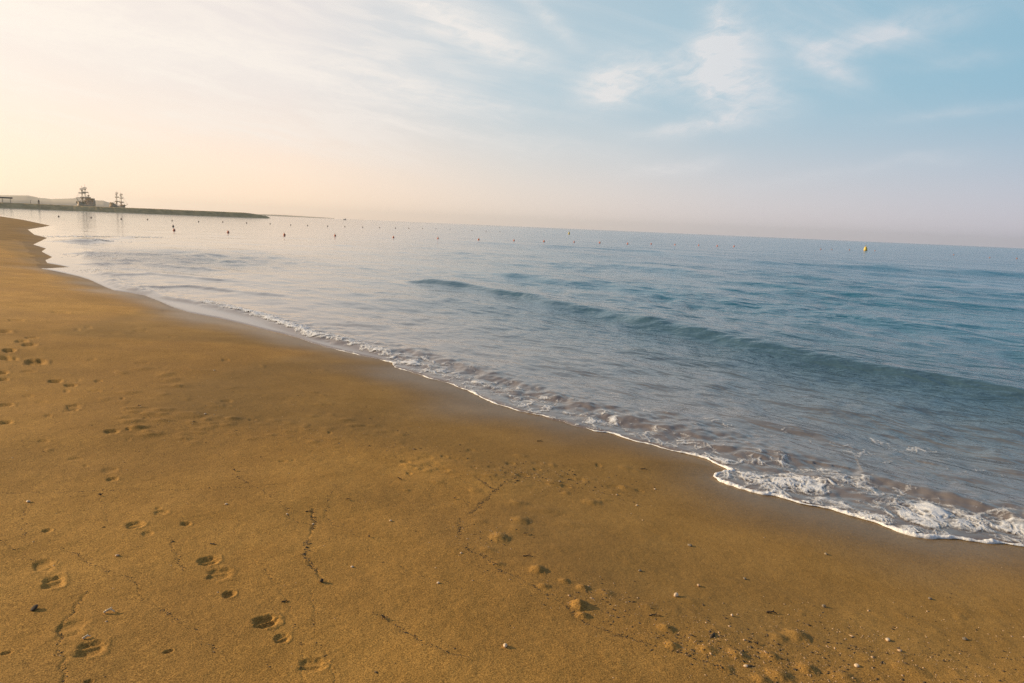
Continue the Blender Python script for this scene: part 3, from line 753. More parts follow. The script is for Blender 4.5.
bm = bmesh.new(); rod(bm, (0, 0, 1.95), (.6, 0, 2.1), .06); box(bm, (.75, 0, 2.1), (.5, .2, .12)); bm_obj('lamp_head', bm, m_dark, pp)

# ---- small fishing boat on the horizon
X, Y = spot(344.8, 1250)
boat = empty('fishing_boat', (X, Y, 0), facing(344.8) + R(80)); tag(boat, 'tiny dark fishing boat with cabin on the horizon', 'boat')
bm = bmesh.new(); rings = []
for i in range(9):
    s_ = i / 8; wd_ = 1.1 * (1 - max(0, s_ - .5) ** 2 * 3.7) * (.85 + .15 * min(1, s_ * 3)); sh = .8 + .7 * max(0, s_ - .4) ** 1.5
    rings.append([((s_ - .5) * 6, -wd_, sh), ((s_ - .5) * 6, -wd_ * .8, -.2), ((s_ - .5) * 6, wd_ * .8, -.2), ((s_ - .5) * 6, wd_, sh)])
loft(bm, rings); bm_obj('hull', bm, m_dark, boat, True)
bm = bmesh.new(); box(bm, (-.5, 0, 1.5), (1.7, 1.4, 1.4)); bm_obj('cabin', bm, m_conc, boat); bm = bmesh.new(); box(bm, (-.5, 0, 2.27), (2.0, 1.7, .12)); bm_obj('cabin_roof', bm, m_dark, boat)
bm = bmesh.new(); rod(bm, (-.9, 0, 2.2), (-.9, 0, 4.0), .06); bm_obj('mast', bm, m_dark, boat); bm = bmesh.new(); rod(bm, (2.2, 0, 1.0), (2.2, 0, 2.2), .06); bm_obj('mast', bm, m_dark, boat)

# ---- buoys marking the bathing area
m_red = paint('faded_red_plastic', (.85, .22, .09), .45, .15, 6, 0, .5)
m_dim = paint('weathered_dark_float', (.24, .15, .09), .6, .2, 6)
m_or = paint('salmon_plastic', (.46, .20, .13), .5, .15, 6)
m_yel = paint('yellow_plastic', (.78, .52, .06), .4, .08, 3, 0, .5)
def lathe(bm, prof, seg=16):
    rings = [[(r * math.cos(2 * math.pi * k / seg), r * math.sin(2 * math.pi * k / seg), z) for k in range(seg)] for r, z in prof]
    loft(bm, rings)
def buoy_mesh(name, material, sc=1.0):
    bm = bmesh.new()
    lathe(bm, [(.03, -.16), (.12, -.14), (.19, -.06), (.215, .03), (.20, .12), (.155, .20), (.09, .26), (.06, .29), (.06, .34), (.035, .36)])
    for k in range(12):
        a, b = 2 * math.pi * k / 12, 2 * math.pi * (k + 1) / 12
        rod(bm, (.055 * math.cos(a), 0, .40 + .055 * math.sin(a)), (.055 * math.cos(b), 0, .40 + .055 * math.sin(b)), .016, seg=5)
    bmesh.ops.scale(bm, vec=(sc, sc, sc), verts=bm.verts)
    o = bm_obj(name, bm, material, smooth=True)
    return o
ORD = ['first', 'second', 'third', 'fourth', 'fifth', 'sixth', 'seventh', 'eighth', 'ninth', 'tenth', 'eleventh', 'twelfth', 'thirteenth', 'fourteenth', 'fifteenth', 'sixteenth', 'seventeenth', 'eighteenth',
       'nineteenth', 'twentieth', 'twenty-first', 'twenty-second', 'twenty-third', 'twenty-fourth', 'twenty-fifth', 'twenty-sixth']
def sea_spot(px, py):
    dy_ = max(py - (226 + 0.0431 * (px - 512)), 1.2)
    v = ray(px, 226 + 0.0431 * (px - 512) + dy_); k = -CAM_H / v[2]
    return v[0] * k, v[1] * k
NEAR = [(174, 230.6), (228, 232.6), (284.3, 235.3), (335, 236.0), (393.3, 237.8), (437.8, 239.2), (478.6, 240), (514, 241), (544, 241.8), (574, 242.4), (599.8, 243), (627.7, 244.4), (651.3, 244.3), (675, 245), (698.8, 245.6), (717.4, 246.4), (734, 246.8)]
FAR = [(58.5, 216.8), (91, 218), (121, 219.3), (147.3, 219.8), (172, 221), (198.5, 222), (222.6, 222.3), (246.4, 223.2), (270, 224), (290.5, 225.2), (307.5, 225.6), (327.5, 226.4), (344.8, 226.9), (362.6, 227.4), (379.6, 227.9), (395.4, 228.3),
       (408.8, 228.5), (422.5, 228.8), (436, 229), (450, 229.3), (472, 230.8), (486, 231.4), (500, 232)]
RIGHT = [(821, 249.6), (832, 249.8), (849.7, 250.2), (875, 251.0), (954, 255.2), (990, 258), (1017, 259)]
def put_row(proto, spots, labels, group, size=None):
    for i, (px, py) in enumerate(spots):
        o = proto if i == 0 else proto.copy()
        if i: COL.objects.link(o)
        X, Y = sea_spot(px, py)
        o.location = (X, Y, 0.02); o.rotation_euler = (R(rr.uniform(-9, 9)), R(rr.uniform(-9, 9)), rr.uniform(0, 6.28))
        k = (size or 1) * rr.uniform(.9, 1.1); o.scale = (k, k, k)
        tag(o, labels(i), 'buoy', group)
put_row(buoy_mesh('buoy', m_red), NEAR, lambda i: f'red buoy with a ring, {ORD[i]} from the left in the nearer line of buoys', 'red buoys of the nearer line', .60)
put_row(buoy_mesh('buoy', m_dim), FAR, lambda i: f'small dark float, {ORD[i]} from the left in the farther line of floats', 'dark floats of the farther line', .68)
put_row(buoy_mesh('buoy', m_or), RIGHT, lambda i: f'faded salmon buoy on the teal water at right, {ORD[i]} from the left', 'faded buoys at the right', .6)
o = buoy_mesh('buoy', m_dim); o.location = (*sea_spot(173, 226.6), .02); o.scale = (.62,) * 3; tag(o, 'dark float alone between the two lines of buoys at left', 'buoy')
def marker_buoy(px, py, sc, label):
    root = empty('marker_buoy', (*sea_spot(px, py), 0)); tag(root, label, 'marker buoy', 'yellow marker buoys')
    bm = bmesh.new(); lathe(bm, [(.1, -.35), (.5, -.3), (.58, -.05), (.58, .25), (.54, .7), (.40, 1.15), (.22, 1.42), (.08, 1.5)], 20)
    bmesh.ops.scale(bm, vec=(sc,) * 3, verts=bm.verts); bm_obj('float_body', bm, m_yel, root, True)
    bm = bmesh.new(); lathe(bm, [(.60, -.08), (.66, -.04), (.66, .1), (.60, .14)], 20); bmesh.ops.scale(bm, vec=(sc,) * 3, verts=bm.verts); bm_obj('collar', bm, m_dim, root)
    bm = bmesh.new(); rod(bm, (0, 0, 1.45 * sc), (0, 0, 1.9 * sc), .05 * sc); rod(bm, (-.16 * sc, 0, 1.75 * sc), (.16 * sc, 0, 2.0 * sc), .03 * sc); rod(bm, (.16 * sc, 0, 1.75 * sc), (-.16 * sc, 0, 2.0 * sc), .03 * sc); bm_obj('top_mark', bm, m_yel, root)
marker_buoy(865.5, 250.8, .62, 'large yellow marker buoy on the teal water at right')
marker_buoy(569, 234.3, .55, 'small far yellow marker buoy near the horizon in mid-picture')

# ------------------------------------------------------------------ foam along the swash
thf = np.radians(np.arange(-36, 47, 0.042)); rf = px_rows(345, 19, 0.42)
FX, FY = polar(thf, rf); nfr, nfc = FX.shape
fd = shore_d(FX, FY); off = -fd
ii, jj = np.nonzero((off > -.06) & (off < np.where(np.hypot(FX, FY) > 24, 14, 4.2)) & (np.hypot(FX, FY) < 75))
x, y, o_ = FX[ii, jj], FY[ii, jj], off[ii, jj]
def blob(px, py, a, b, rot=0):
    X, Y = flat(px, py); Dr = math.hypot(X, Y); aa, bb = a * Dr / F, b * Dr * Dr / (F * CAM_H)
    ax1 = np.array(flat(px + 4 * math.cos(R(rot)), py - 4 * math.sin(R(rot)))) - (X, Y); n_ = np.hypot(*ax1); c_, s_ = ax1 / n_
    L1 = a * n_ / 4
    bx1 = np.array(flat(px + 4 * math.sin(R(rot)), py + 4 * math.cos(R(rot)))) - (X, Y); L2 = b * np.hypot(*bx1) / 4
    u = ((x - X) * c_ + (y - Y) * s_) / L1; v = (-(x - X) * s_ + (y - Y) * c_) / L2
    return np.exp(-(u * u + v * v))
wx_, wy_ = .06 * fbm(x / .40, y / .40, 3, 91), .06 * fbm(x / .40, y / .40, 3, 92)
dens = np.zeros(x.shape)
for (px, py, a, b, rt, am) in [(745, 479, 30, 8, -8, .95), (790, 486, 50, 11, -8, .95), (835, 482, 34, 10, -12, .8), (850, 500, 46, 10, -14, .5), (770, 465, 40, 9, -6, .55), (730, 455, 40, 8, -14, .42),
                               (925, 517, 40, 15, -14, 1.0), (975, 527, 46, 15, -14, .85), (1020, 536, 50, 15, -14, .75), (890, 510, 30, 10, -16, .7), (905, 500, 45, 9, -14, .5), (872, 492, 60, 10, -14, .45),
                               (412, 364, 22, 6, -12, .72), (440, 374, 30, 7, -18, .62), (480, 387, 34, 8, -20, .52), (530, 403, 40, 9, -20, .48), (590, 421, 40, 9, -20, .46), (650, 438, 40, 8, -18, .46), (690, 448, 34, 8, -16, .50),
                               (860, 450, 45, 7, -4, .30), (905, 442, 36, 6, -4, .30), (830, 458, 36, 3, 2, .30), (960, 470, 40, 6, -8, .22), (640, 400, 60, 5, -10, .20), (720, 425, 60, 6, -8, .2),
                               (108, 237, 15, 3.6, -4, 1.05), (100, 242, 12, 2.2, -4, .8), (92, 256, 10, 2.5, -25, .5), (93, 271, 8, 2, -20, .6)]:
    dens = np.maximum(dens, am * blob(px, py, a, b, rt))
BREAK = poly([(203, 303.5), (225, 309), (245, 313.5), (260, 318), (275, 323), (290, 328.5), (310, 336.5), (323, 339.5), (335, 342), (360, 348.5), (395, 360)])
sdb, tb = along(x + wx_ * .5, y + wy_ * .5, BREAK)
bamp = np.interp(tb, [0, .08, .3, .55, .8, 1], [.55, .85, 1.0, 1.05, .7, .7])
dens = np.maximum(dens, bamp * np.exp(-np.where(sdb < 0, (sdb / .13) ** 2, (sdb / .26) ** 2)) * ((tb > 0.002) & (tb < .998)))
dens = np.maximum(dens, np.where(x > 1.35, .78, .52) * sstep(x, -3.2, -2.0) * np.exp(-(o_ / np.where(x > 1.35, .16, .09)) ** 2) * (.75 + .5 * perlin(x / .5, y / .5, 99)))
EDGE_L = poly([(79, 277), (97, 283), (114, 290.5), (145, 296)])
rim_px_in = sstep(x, -3.2, -2.4)         # the white rim starts where the film of the left ends
c1a, c1b = worley((x + wx_) / .11, (y + wy_) / .11, 5); c2a, c2b = worley((x + wx_) / .045, (y + wy_) / .045, 6)
lace = np.maximum(1 - (c1b - c1a) / .34, .75 * (1 - (c2b - c2a) / .40))
tex = .42 * lace + .58 * (.5 + .85 * fbm((x + wx_ * 2) / .20, (y + wy_ * 2) / .20, 5, 95, .62))
field = np.where(dens > .03, tex + 1.0 * dens - .98, -1)
keepv = (field > -.16) & (o_ > 0.0)
th_ = np.clip(field, 0, .5) ** .7 * .020 * (.3 + .7 * dens)
zf, _ = sea_z(x, y, -o_, None)
zf = np.where(o_ > 0, zf, base_h(-o_)) + .0035 + th_
K = np.zeros(FX.shape, bool); K[ii, jj] = keepv
ZF = np.zeros(FX.shape); ZF[ii, jj] = zf
TH = np.zeros(FX.shape); TH[ii, jj] = sstep(field, -.15, .50)
f = grid_faces(nfr, nfc, keep=K)
V = np.stack([FX, FY, ZF], -1).reshape(-1, 3)
V, f, thk = compact(V, f, TH.ravel())
# the rolled lip of foam at the very edge of the water
S_ = np.array([q for q in shore[1:] if q[0] > -4.2]); L_ = np.concatenate([[0], np.cumsum(np.hypot(*np.diff(S_, axis=0).T))])
tt = np.arange(0, L_[-1], .006); sx_, sy_ = np.interp(tt, L_, S_[:, 0]), np.interp(tt, L_, S_[:, 1])
kern = np.exp(-np.linspace(-2.2, 2.2, 17) ** 2); kern /= kern.sum()
sx_, sy_ = np.convolve(np.pad(sx_, 8, 'edge'), kern, 'valid'), np.convolve(np.pad(sy_, 8, 'edge'), kern, 'valid')
tx_, ty_ = np.gradient(sx_), np.gradient(sy_); tl = np.hypot(tx_, ty_) + 1e-9; nx_, ny_ = -ty_ / tl, tx_ / tl      # one side of the edge
if shore_d(sx_[500:501] + nx_[500:501] * .2, sy_[500:501] + ny_[500:501] * .2)[0] < 0: nx_, ny_ = -nx_, -ny_
wob = .032 * perlin(tt / .26, tt * 0 + 3.3, 7) + .008 * perlin(tt / .06, tt * 0 + 1.3, 8)
sx_, sy_ = sx_ + nx_ * (wob + .006), sy_ + ny_ * (wob + .006)
rw_ = np.where(sx_ < 1.4, .008, .011) + .011 * perlin(tt / .35, tt * 0 + 8.1, 9) + .006 * perlin(tt / .09, tt * 0 + 5.1, 10)
rw_ *= (.12 + .88 * sstep(sx_, 1.3, 1.7)) + (.88 - .88 * sstep(sx_, 1.3, 1.7)) * sstep(perlin(tt / .6, tt * 0 + 2.2, 11) + .5 * sstep(sx_, .8, 1.9), -.30, .15); rw_ *= sstep(sx_, -3.4, -2.2) * (1 + .35 * sstep(sx_, 1.4, 2.0)); rw_ = np.maximum(rw_, .0008)
ang_ = np.linspace(-.25, math.pi + .25, 9)[None]
ex_ = np.cos(ang_) * rw_[:, None] * 1.15; ez_ = (np.sin(ang_) * .75 + .08) * rw_[:, None]
px_ = sx_[:, None] + nx_[:, None] * ex_; py_ = sy_[:, None] + ny_[:, None] * ex_
pz_ = np.maximum(base_h(-np.zeros(len(tt))), .0)[:, None] + ez_ + .006
pz_ += .35 * rw_[:, None] * perlin(px_ / .03, py_ / .03, 13) * (np.sin(ang_) > .3)
RV = np.stack([px_, py_, pz_], -1).reshape(-1, 3); RF = grid_faces(len(tt), 9)
f = np.concatenate([f, RF + len(V)]); V = np.concatenate([V, RV]); thk = np.concatenate([thk, np.ones(len(RV))])
m_foam, t, p = mat('sea_foam')
pos = t.new('ShaderNodeNewGeometry').outputs['Position']
t.put(p.inputs['Base Color'], (.82, .80, .77)); fine = t.smooth(t.noise(pos, 45, 5, .7), .30, .62, .45, 1.0); t.put(p.inputs['Alpha'], t.m('MULTIPLY', t.attr('thick'), t.m('MAXIMUM', fine, t.smooth(t.attr('thick'), .9, 1.0)))); p.inputs['Roughness'].default_value = .6
p.inputs['Specular IOR Level'].default_value = .3
bn = t.new('ShaderNodeBump'); bn.inputs['Strength'].default_value = .6; bn.inputs['Distance'].default_value = .012
t.put(bn.inputs['Height'], t.noise(pos, 70, 4, .65)); t.put(p.inputs['Normal'], bn.outputs[0])
foam = put_mesh('foam', V, f, m_foam, smooth=True); put_attr(foam, 'thick', thk)
tag(foam, 'lacy white foam along the edge of the swash', 'foam', kind='stuff')

# ------------------------------------------------------------------ things lying on the sand
def at(px, py):
    X, Y, z = on_sand(px, py)
    return X, Y, sand_z(X, Y)
m_shell = paint('bleached_shell', (.72, .53, .34), .45, .12, 60)
m_pink = paint('buff_shell', (.52, .34, .19), .5, .15, 60)
m_stone = paint('grey_pebble', (.26, .20, .13), .7, .2, 40)
m_weed = paint('dried_seaweed', (.085, .055, .026), .8, .3, 50)
m_wood = paint('driftwood', (.06, .04, .024), .85, .25, 40)
m_bone = paint('pale_driftwood', (.80, .62, .40), .7, .12, 40)
def shell(r, material):
    """one ribbed valve, domed side up"""
    r = r * .72; bm = bmesh.new(); n, m_ = 22, 7; rings = []
    for j in range(m_):
        q = 1 - j / (m_ - 1) * .97
        ring = []
        for k in range(n):
            a = 2 * math.pi * k / n; rib = 1 + .05 * math.cos(k * math.pi) * q
            fan = 1 + .15 * math.sin(a)
            ring.append((r * q * rib * fan * math.cos(a), r * q * rib * .9 * math.sin(a) - r * .35 * (1 - q), r * .62 * math.sqrt(max(0, 1 - q ** 2.2)) - .15 * r))
        rings.append(ring)
    loft(bm, rings)
    return bm_obj('shell', bm, material, smooth=True)
def pebble(r, material, seed, flatn=.6, name='pebble'):
    bm = bmesh.new(); r = r * .85; bmesh.ops.create_icosphere(bm, subdivisions=2, radius=r)
    q = random.Random(seed); k = [q.uniform(.75, 1.25) for _ in range(3)]; ph = [q.uniform(0, 6) for _ in range(3)]
    for v in bm.verts:
        c = v.co / r; w_ = 1 + .16 * math.sin(3 * c.x + ph[0]) * math.cos(2.5 * c.y + ph[1]) + .10 * math.sin(5 * c.z + ph[2])
        v.co = Vector((v.co.x * k[0], v.co.y * k[1], v.co.z * flatn)) * w_
    return bm_obj(name, bm, material, smooth=True)
def twig(L, r, material, seed, arch=.25, name='twig', fork=True):
    q = random.Random(seed); bm = bmesh.new(); n = 7; pts = []; L, r = (L * .62, r * .75) if material is m_wood else (L, r)
    for i in range(n):
        s_ = i / (n - 1); pts.append(Vector(((s_ - .5) * L, q.uniform(-.06, .06) * L, r * .6 + arch * L * math.sin(math.pi * s_) * .6 + q.uniform(0, .03) * L)))
    for i in range(n - 1): rod(bm, pts[i], pts[i + 1], r * (1.1 - .1 * i), r * (1.0 - .1 * i), 7)
    if fork: rod(bm, pts[3], pts[3] + Vector((.22 * L, .2 * L, .10 * L)), r * .7, r * .35, 6)
    return bm_obj(name, bm, material, smooth=True)
def weed(r, seed):
    """a crumpled ribbon of dry seaweed"""
    q = random.Random(seed); bm = bmesh.new(); r = r * .6
    for s_ in range(3):
        a = q.uniform(0, 6.28); row = None
        for i in range(7):
            k = i / 6; a += q.uniform(-.5, .5)
            c = Vector((math.cos(a) * r * k * 1.2, math.sin(a) * r * k, r * (.12 + .45 * math.sin(2.6 * k) * q.uniform(.5, 1))))
            wd_ = r * .24 * (1 - .7 * k); nrm = Vector((-math.sin(a), math.cos(a), q.uniform(-.4, .4)))
            row2 = [bm.verts.new(c + nrm * wd_), bm.verts.new(c - nrm * wd_), bm.verts.new(c - nrm * wd_ + Vector((0, 0, r * .08))), bm.verts.new(c + nrm * wd_ + Vector((0, 0, r * .08)))]
            if row:
                for j in range(4): bm.faces.new((row[j], row[(j + 1) % 4], row2[(j + 1) % 4], row2[j]))
            row = row2
    bmesh.ops.recalc_face_normals(bm, faces=bm.faces)
    return bm_obj('seaweed_scrap', bm, m_weed, smooth=True)
def lay(o, px, py, rz, label, cat, group=None, lift=0.0, tip=(0, 0)):
    X, Y, z = at(px, py); o.location = (X, Y, z + lift); o.rotation_euler = (tip[0], tip[1], R(rz)); tag(o, label, cat, group)
    return o
G_SH, G_TW, G_WD, G_PB = 'shells scattered on the sand', 'twigs on the sand', 'scraps of dry seaweed on the sand', 'pebbles on the sand'
lay(twig(.040, .0045, m_bone, 4, .5, 'bleached_twig'), 109, 612, 24, 'bleached white forked stick casting a long shadow above the square print', 'stick', 'bleached bits of stick', tip=(0, .1))
lay(twig(.026, .0045, m_bone, 9, .4, 'bleached_twig'), 86.5, 637.5, 40, 'short white stick lying at the far rim of the square shoe print', 'stick', 'bleached bits of stick')
lay(pebble(.012, m_shell, 1, .8, 'shell'), 505, 650.5, 0, 'round white shell alone on the smooth sand at bottom centre', 'shell', G_SH, .006)
lay(pebble(.0125, m_shell, 2, .85, 'shell'), 676, 596.5, 0, 'round white shell, nearest the waterline of the pair right of the mounds', 'shell', G_SH, .007)
lay(pebble(.0105, m_pink, 3, .8, 'shell'), 698.5, 585.5, 0, 'buff shell right of the round white shell, with a thin shadow', 'shell', G_SH, .006)
lay(pebble(.009, m_shell, 4, .8, 'shell'), 732, 615.5, 0, 'small white shell on the grit right of the pair of round shells', 'shell', G_SH, .005)
lay(shell(.014, m_shell), 746, 666, 20, 'white ribbed shell among the grit near the bottom edge', 'shell', G_SH, .003)
lay(shell(.017, m_shell), 857, 665, 70, 'large pale ribbed shell in the grit at bottom right', 'shell', G_SH, .003)
lay(shell(.015, m_pink), 900, 651, -20, 'buff ribbed shell among pebbles at bottom right', 'shell', G_SH, .003)
lay(pebble(.012, m_shell, 5, .6, 'shell'), 888, 640, 0, 'white shell above the buff ribbed shell at bottom right', 'shell', G_SH, .005)
lay(shell(.010, m_shell), 313, 523.5, 30, 'little white shell on the dark seaweed line', 'shell', G_SH, .003)
lay(shell(.010, m_shell), 287, 514, 10, 'little white shell at the bend of the faint line left of the dark seaweed', 'shell', G_SH, .003)
lay(shell(.012, m_shell), 390.5, 520.5, 60, 'pale shell on bare sand right of the dark seaweed line', 'shell', G_SH, .003)
lay(shell(.012, m_shell), 352, 569.5, -30, 'pale shell below the end of the dark seaweed line', 'shell', G_SH, .003)
lay(shell(.013, m_pink), 617, 494, 15, 'buff shell on the gravelly patch in mid-beach', 'shell', G_SH, .003)
lay(shell(.013, m_shell), 637, 504.5, 50, 'white shell on damp sand right of the gravelly patch', 'shell', G_SH, .003)
lay(shell(.010, m_shell), 461, 554.5, 0, 'tiny white shell left of the washed-out mounds', 'shell', G_SH, .002)
lay(shell(.012, m_shell), 438, 587, 80, 'flat white shell between the two faint debris lines', 'shell', G_SH, .002)
lay(shell(.014, m_pink), 117, 555.5, 15, 'buff shell left of the pair of prints in the middle of the trail', 'shell', G_SH, .003)
lay(shell(.013, m_shell), 226, 504, 40, 'small white shell right of the upper group of prints', 'shell', G_SH, .003)
lay(shell(.015, m_shell), 214, 371, 0, 'white shell on the far rippled sand below the bay', 'shell', G_SH, .004)
lay(shell(.016, m_shell), 205, 416, 0, 'white shell on the smooth sand at the left of the rippled patch', 'shell', G_SH, .004)
lay(shell(.013, m_shell), 655, 489, 20, 'white shell on bare damp sand above the gravel, nearest the waterline', 'shell', G_SH, .003)
lay(pebble(.013, m_shell, 7, .6, 'shell'), 28, 501, 0, 'white shell on the long dark horizontal line at left', 'shell', G_SH, .005)
lay(pebble(.017, m_wood, 8, .55, 'seaweed_scrap'), 34, 607, 10, 'dark crumpled scrap with pointed shadow left of the white stick', 'seaweed', G_WD, .007, (.2, -.3))
lay(pebble(.012, m_wood, 12, .9), 321.5, 584.5, 0, 'dark upright pebble casting a shadow right of the lowest trail of prints', 'pebble', G_PB, .008)
lay(twig(.05, .004, m_wood, 5, .1), 285, 604.5, 22, 'short dark twig above the double print at bottom left', 'twig', G_TW)
lay(twig(.06, .004, m_wood, 6, .1), 213, 545.5, -12, 'short dark twig between the two groups of prints', 'twig', G_TW)
lay(twig(.07, .004, m_wood, 7, .12), 309, 511, 8, 'thin dark twig lying level at the top of the dark seaweed line', 'twig', G_TW)
lay(twig(.09, .004, m_wood, 8, .12), 528, 557, -3, 'thin dark twig just left of the largest mounds', 'twig', G_TW)
lay(twig(.10, .004, m_wood, 10, .1), 655, 617, 4, 'long thin twig on the grit below the round white shell', 'twig', G_TW)
lay(twig(.08, .006, m_wood, 13, .25), 772, 612, -6, 'forked twig standing a little above the sand at lower right', 'twig', G_TW)
lay(twig(.09, .005, m_wood, 14, .1), 540, 419.5 + 22, 0, 'small dark twig on damp sand below the foam in mid-picture', 'twig', G_TW)
lay(twig(.10, .005, m_wood, 15, .1), 644, 469.5, 0, 'small dark twig on damp sand left of the foam tongue', 'twig', G_TW)
lay(weed(.030, 3), 384, 622, 0, 'dark seaweed scrap at the upper end of the lowest debris line', 'seaweed', G_WD, .002)
lay(weed(.028, 4), 454, 586 - 90, 0, 'dark seaweed scrap beside the fork of debris in mid-beach', 'seaweed', G_WD, .002)
lay(weed(.030, 5), 526, 533.5, 0, 'small dark scrap between the two rounded mounds', 'seaweed', G_WD, .002)
lay(weed(.026, 6), 347, 498.5, 0, 'dark scrap on plain sand right of the dark seaweed line', 'seaweed', G_WD, .002)
lay(weed(.024, 7), 369, 538, 20, 'dark scrap with a pale chip below the middle shell', 'seaweed', G_WD, .002)
lay(weed(.028, 8), 758, 645, 20, 'reddish dark scrap in the grit at lower right', 'seaweed', G_WD, .002)
lay(weed(.030, 9), 101, 494.5, 20, 'dark scrap just below the long dark line at left', 'seaweed', G_WD, .002)
lay(weed(.034, 10), 140, 408, 0, 'dark scrap on the far sand left of the rippled patch', 'seaweed', G_WD, .002)
lay(weed(.034, 11), 400, 477, 0, 'dark scrap on the smooth sand in mid-beach', 'seaweed', G_WD, .002)
lay(weed(.030, 12), 235, 470, 40, 'dark scrap at the start of the faint line in mid-left', 'seaweed', G_WD, .002)
for i, (px, py, lb) in enumerate([(640, 571, 'grey pebble on the bare damp sand'), (745, 578, 'grey pebble on damp sand halfway up to the foam'), (824, 606, 'grey pebble at the upper edge of the grit'), (930, 600, 'grey pebble on bare sand at right'),
                                  (965, 640, 'grey pebble near the right edge of the grit'), (690, 545, 'grey pebble below the foam tongue'), (560, 480, 'grey pebble at the top of the gravelly patch'), (826, 555, 'grey pebble on damp sand below the foam')]):
    lay(pebble(.011 + .002 * (i % 3), m_stone, 30 + i, .6), px, py, i * 40, lb, 'pebble', G_PB, .004)

# fine uncountable litter: pale grit and dark seaweed crumbs, tiny faceted bits
def litter(name, pts, sizes, material, label, elong=1.0):
    base = np.array([(1, 0, 0), (-1, 0, 0), (0, 1, 0), (0, -1, 0), (0, 0, .7), (0, 0, -.5)], float)
    fc = np.array([(0, 2, 4), (2, 1, 4), (1, 3, 4), (3, 0, 4), (2, 0, 5), (1, 2, 5), (3, 1, 5), (0, 3, 5)])
    n = len(pts); a = rng.uniform(0, 2 * math.pi, n); el = rng.uniform(1, 1 + elong, n)
    B = base[None] * rng.uniform(.6, 1.3, (n, 6, 1))
    B[:, :, 0] *= el[:, None]
    ca, sa = np.cos(a)[:, None], np.sin(a)[:, None]
    X = B[:, :, 0] * ca - B[:, :, 1] * sa; Y = B[:, :, 0] * sa + B[:, :, 1] * ca
    VV = np.stack([X, Y, B[:, :, 2] * .8], -1) * np.asarray(sizes)[:, None, None] + np.asarray(pts)[:, None, :]
    FF = fc[None] + 6 * np.arange(n)[:, None, None]
    o = put_mesh(name, VV.reshape(-1, 3), FF.reshape(-1, 3), material)
    return tag(o, label, kind='stuff')
def zs(X, Y):
    X = np.asarray(X); Y = np.asarray(Y); r = np.hypot(X, Y); a = np.arctan2(X, Y)
    i = np.clip(np.searchsorted(_rad, r), 1, len(_rad) - 1); i = np.where(np.abs(_rad[i] - r) < np.abs(_rad[i - 1] - r), i, i - 1)
    j = np.clip(np.searchsorted(_th, a), 1, len(_th) - 1)
    return GZ[i, j]
def cloud(px, py, a, b, n, rot=0):
    X, Y, aa, bb = local(px, py, a, b); dr = math.atan2(X, Y) + R(rot)
    u, v = rng.normal(0, .5, n) * aa, rng.normal(0, .5, n) * bb
    return np.stack([X + u * math.cos(dr) + v * math.sin(dr), Y - u * math.sin(dr) + v * math.cos(dr)], -1)
def dry_only(P): return P[shore_d(P[:, 0], P[:, 1]) > .35]
PATCH = [(560, 478, 90, 20, 420), (530, 470, 60, 12, 260), (700, 640, 90, 34, 420), (880, 650, 130, 34, 520), (790, 660, 90, 30, 380), (590, 600, 70, 30, 160), (230, 405, 140, 40, 220), (360, 440, 140, 22, 240), (480, 540, 50, 40, 160), (990, 640, 60, 50, 160)]
P = np.concatenate([cloud(*q[:4], int(q[4] * .75)) for q in PATCH] + [np.stack([rng.uniform(-5, 5, 900), rng.uniform(1.6, 9, 900)], -1)]); P = dry_only(P)
litter('shell_grit', np.column_stack([P, zs(P[:, 0], P[:, 1])]), rng.gamma(2.0, .0009, len(P)) + .0009, m_pink, 'pale shell grit and tiny stones strewn over the sand', .6)
P = np.concatenate([cloud(q[0], q[1], q[2], q[3], q[4] // 2) for q in PATCH] + [np.stack([rng.uniform(-6, 5, 500), rng.uniform(1.6, 10, 500)], -1)]); P = dry_only(P)
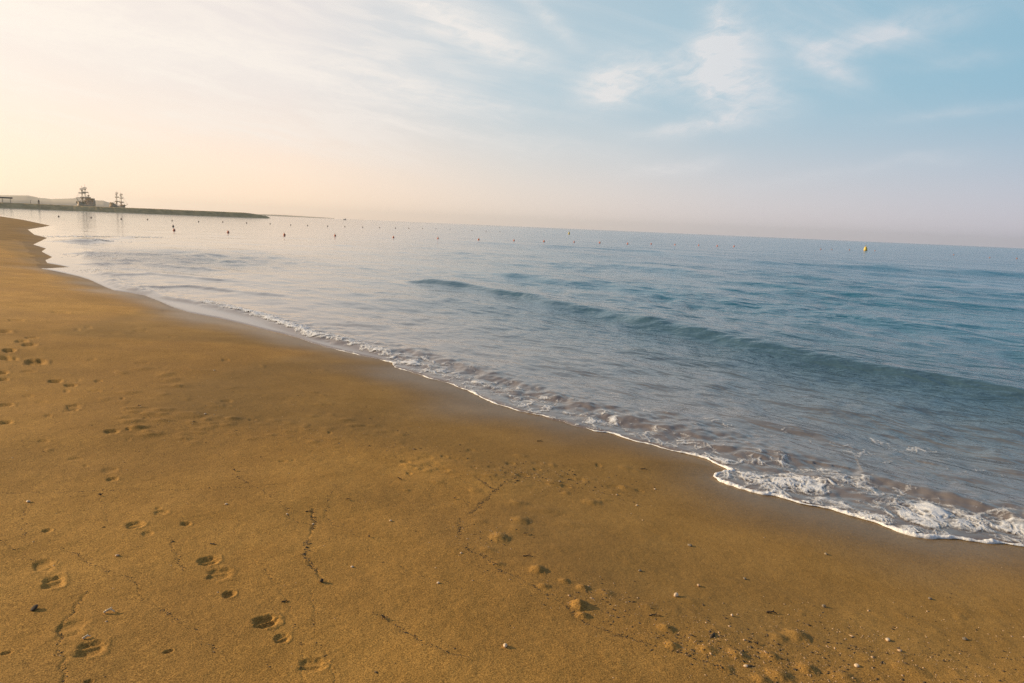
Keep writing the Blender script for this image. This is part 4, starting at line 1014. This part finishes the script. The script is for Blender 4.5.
sz = rng.gamma(2.0, .0012, len(P)) + .0012
LW = {'a': .7, 'b': .7, 'c': .8, 'd': 1.8, 'e': .8, 'f': 1.8, 'g': 1.5, 'h': 1.3, 'i': 1.0, 'j': .9, 'k': .9, 'l': .9, 'm': .6, 'n': .5, 'o': .4, 'p': .4, 'q': .5, 'r': .4, 's': .45, 't': .8, 'u': .35, 'v': .3, 'w': .7}
LP, LS = [], []
for k, pts in LINES.items():
    for A, B in zip(pts[:-1], pts[1:]):
        L = math.hypot(B[0] - A[0], B[1] - A[1]); n = int(L * 300 * LW[k])
        s_ = rng.uniform(0, 1, n); X = A[0] + (B[0] - A[0]) * s_; Y = A[1] + (B[1] - A[1]) * s_
        X = X - .02 * perlin(X / .08, Y / .08, 3) + rng.normal(0, .004 + .003 * LW[k], n); Y = Y - .02 * perlin(X / .08, Y / .08, 4) + rng.normal(0, .005, n)
        ok = perlin(X / .16, Y / .16, 9) > -.40 + rng.normal(0, .2, n)
        LP.append(np.stack([X, Y], -1)[ok]); LS.append(rng.gamma(2.0, 0.00060 * (.6 + .4 * LW[k]), ok.sum()) + .0010)
P = np.concatenate([P] + LP); sz = np.concatenate([sz] + LS)
litter('seaweed_crumbs', np.column_stack([P, zs(P[:, 0], P[:, 1])]), sz, m_weed, 'dark seaweed crumbs strewn in thin lines along old swash marks', 1.6)

# ------------------------------------------------------------------ the air
bm = bmesh.new(); box(bm, (0, 0, 36), (12700, 12700, 78))
mh = bpy.data.materials.new('sea_haze'); mh.use_nodes = True; mh.node_tree.nodes.clear()
hz = NT(mh.node_tree); ho = hz.new('ShaderNodeOutputMaterial'); pv = hz.new('ShaderNodeVolumePrincipled')
pv.inputs['Color'].default_value = (.98, .95, .91, 1); pv.inputs['Density'].default_value = 0.00010; pv.inputs['Anisotropy'].default_value = 0.65
hz.l.new(pv.outputs[0], ho.inputs['Volume'])
haze = bm_obj('haze', bm, mh); tag(haze, 'thin sea haze that pales the far breakwater and hills', kind='stuff')
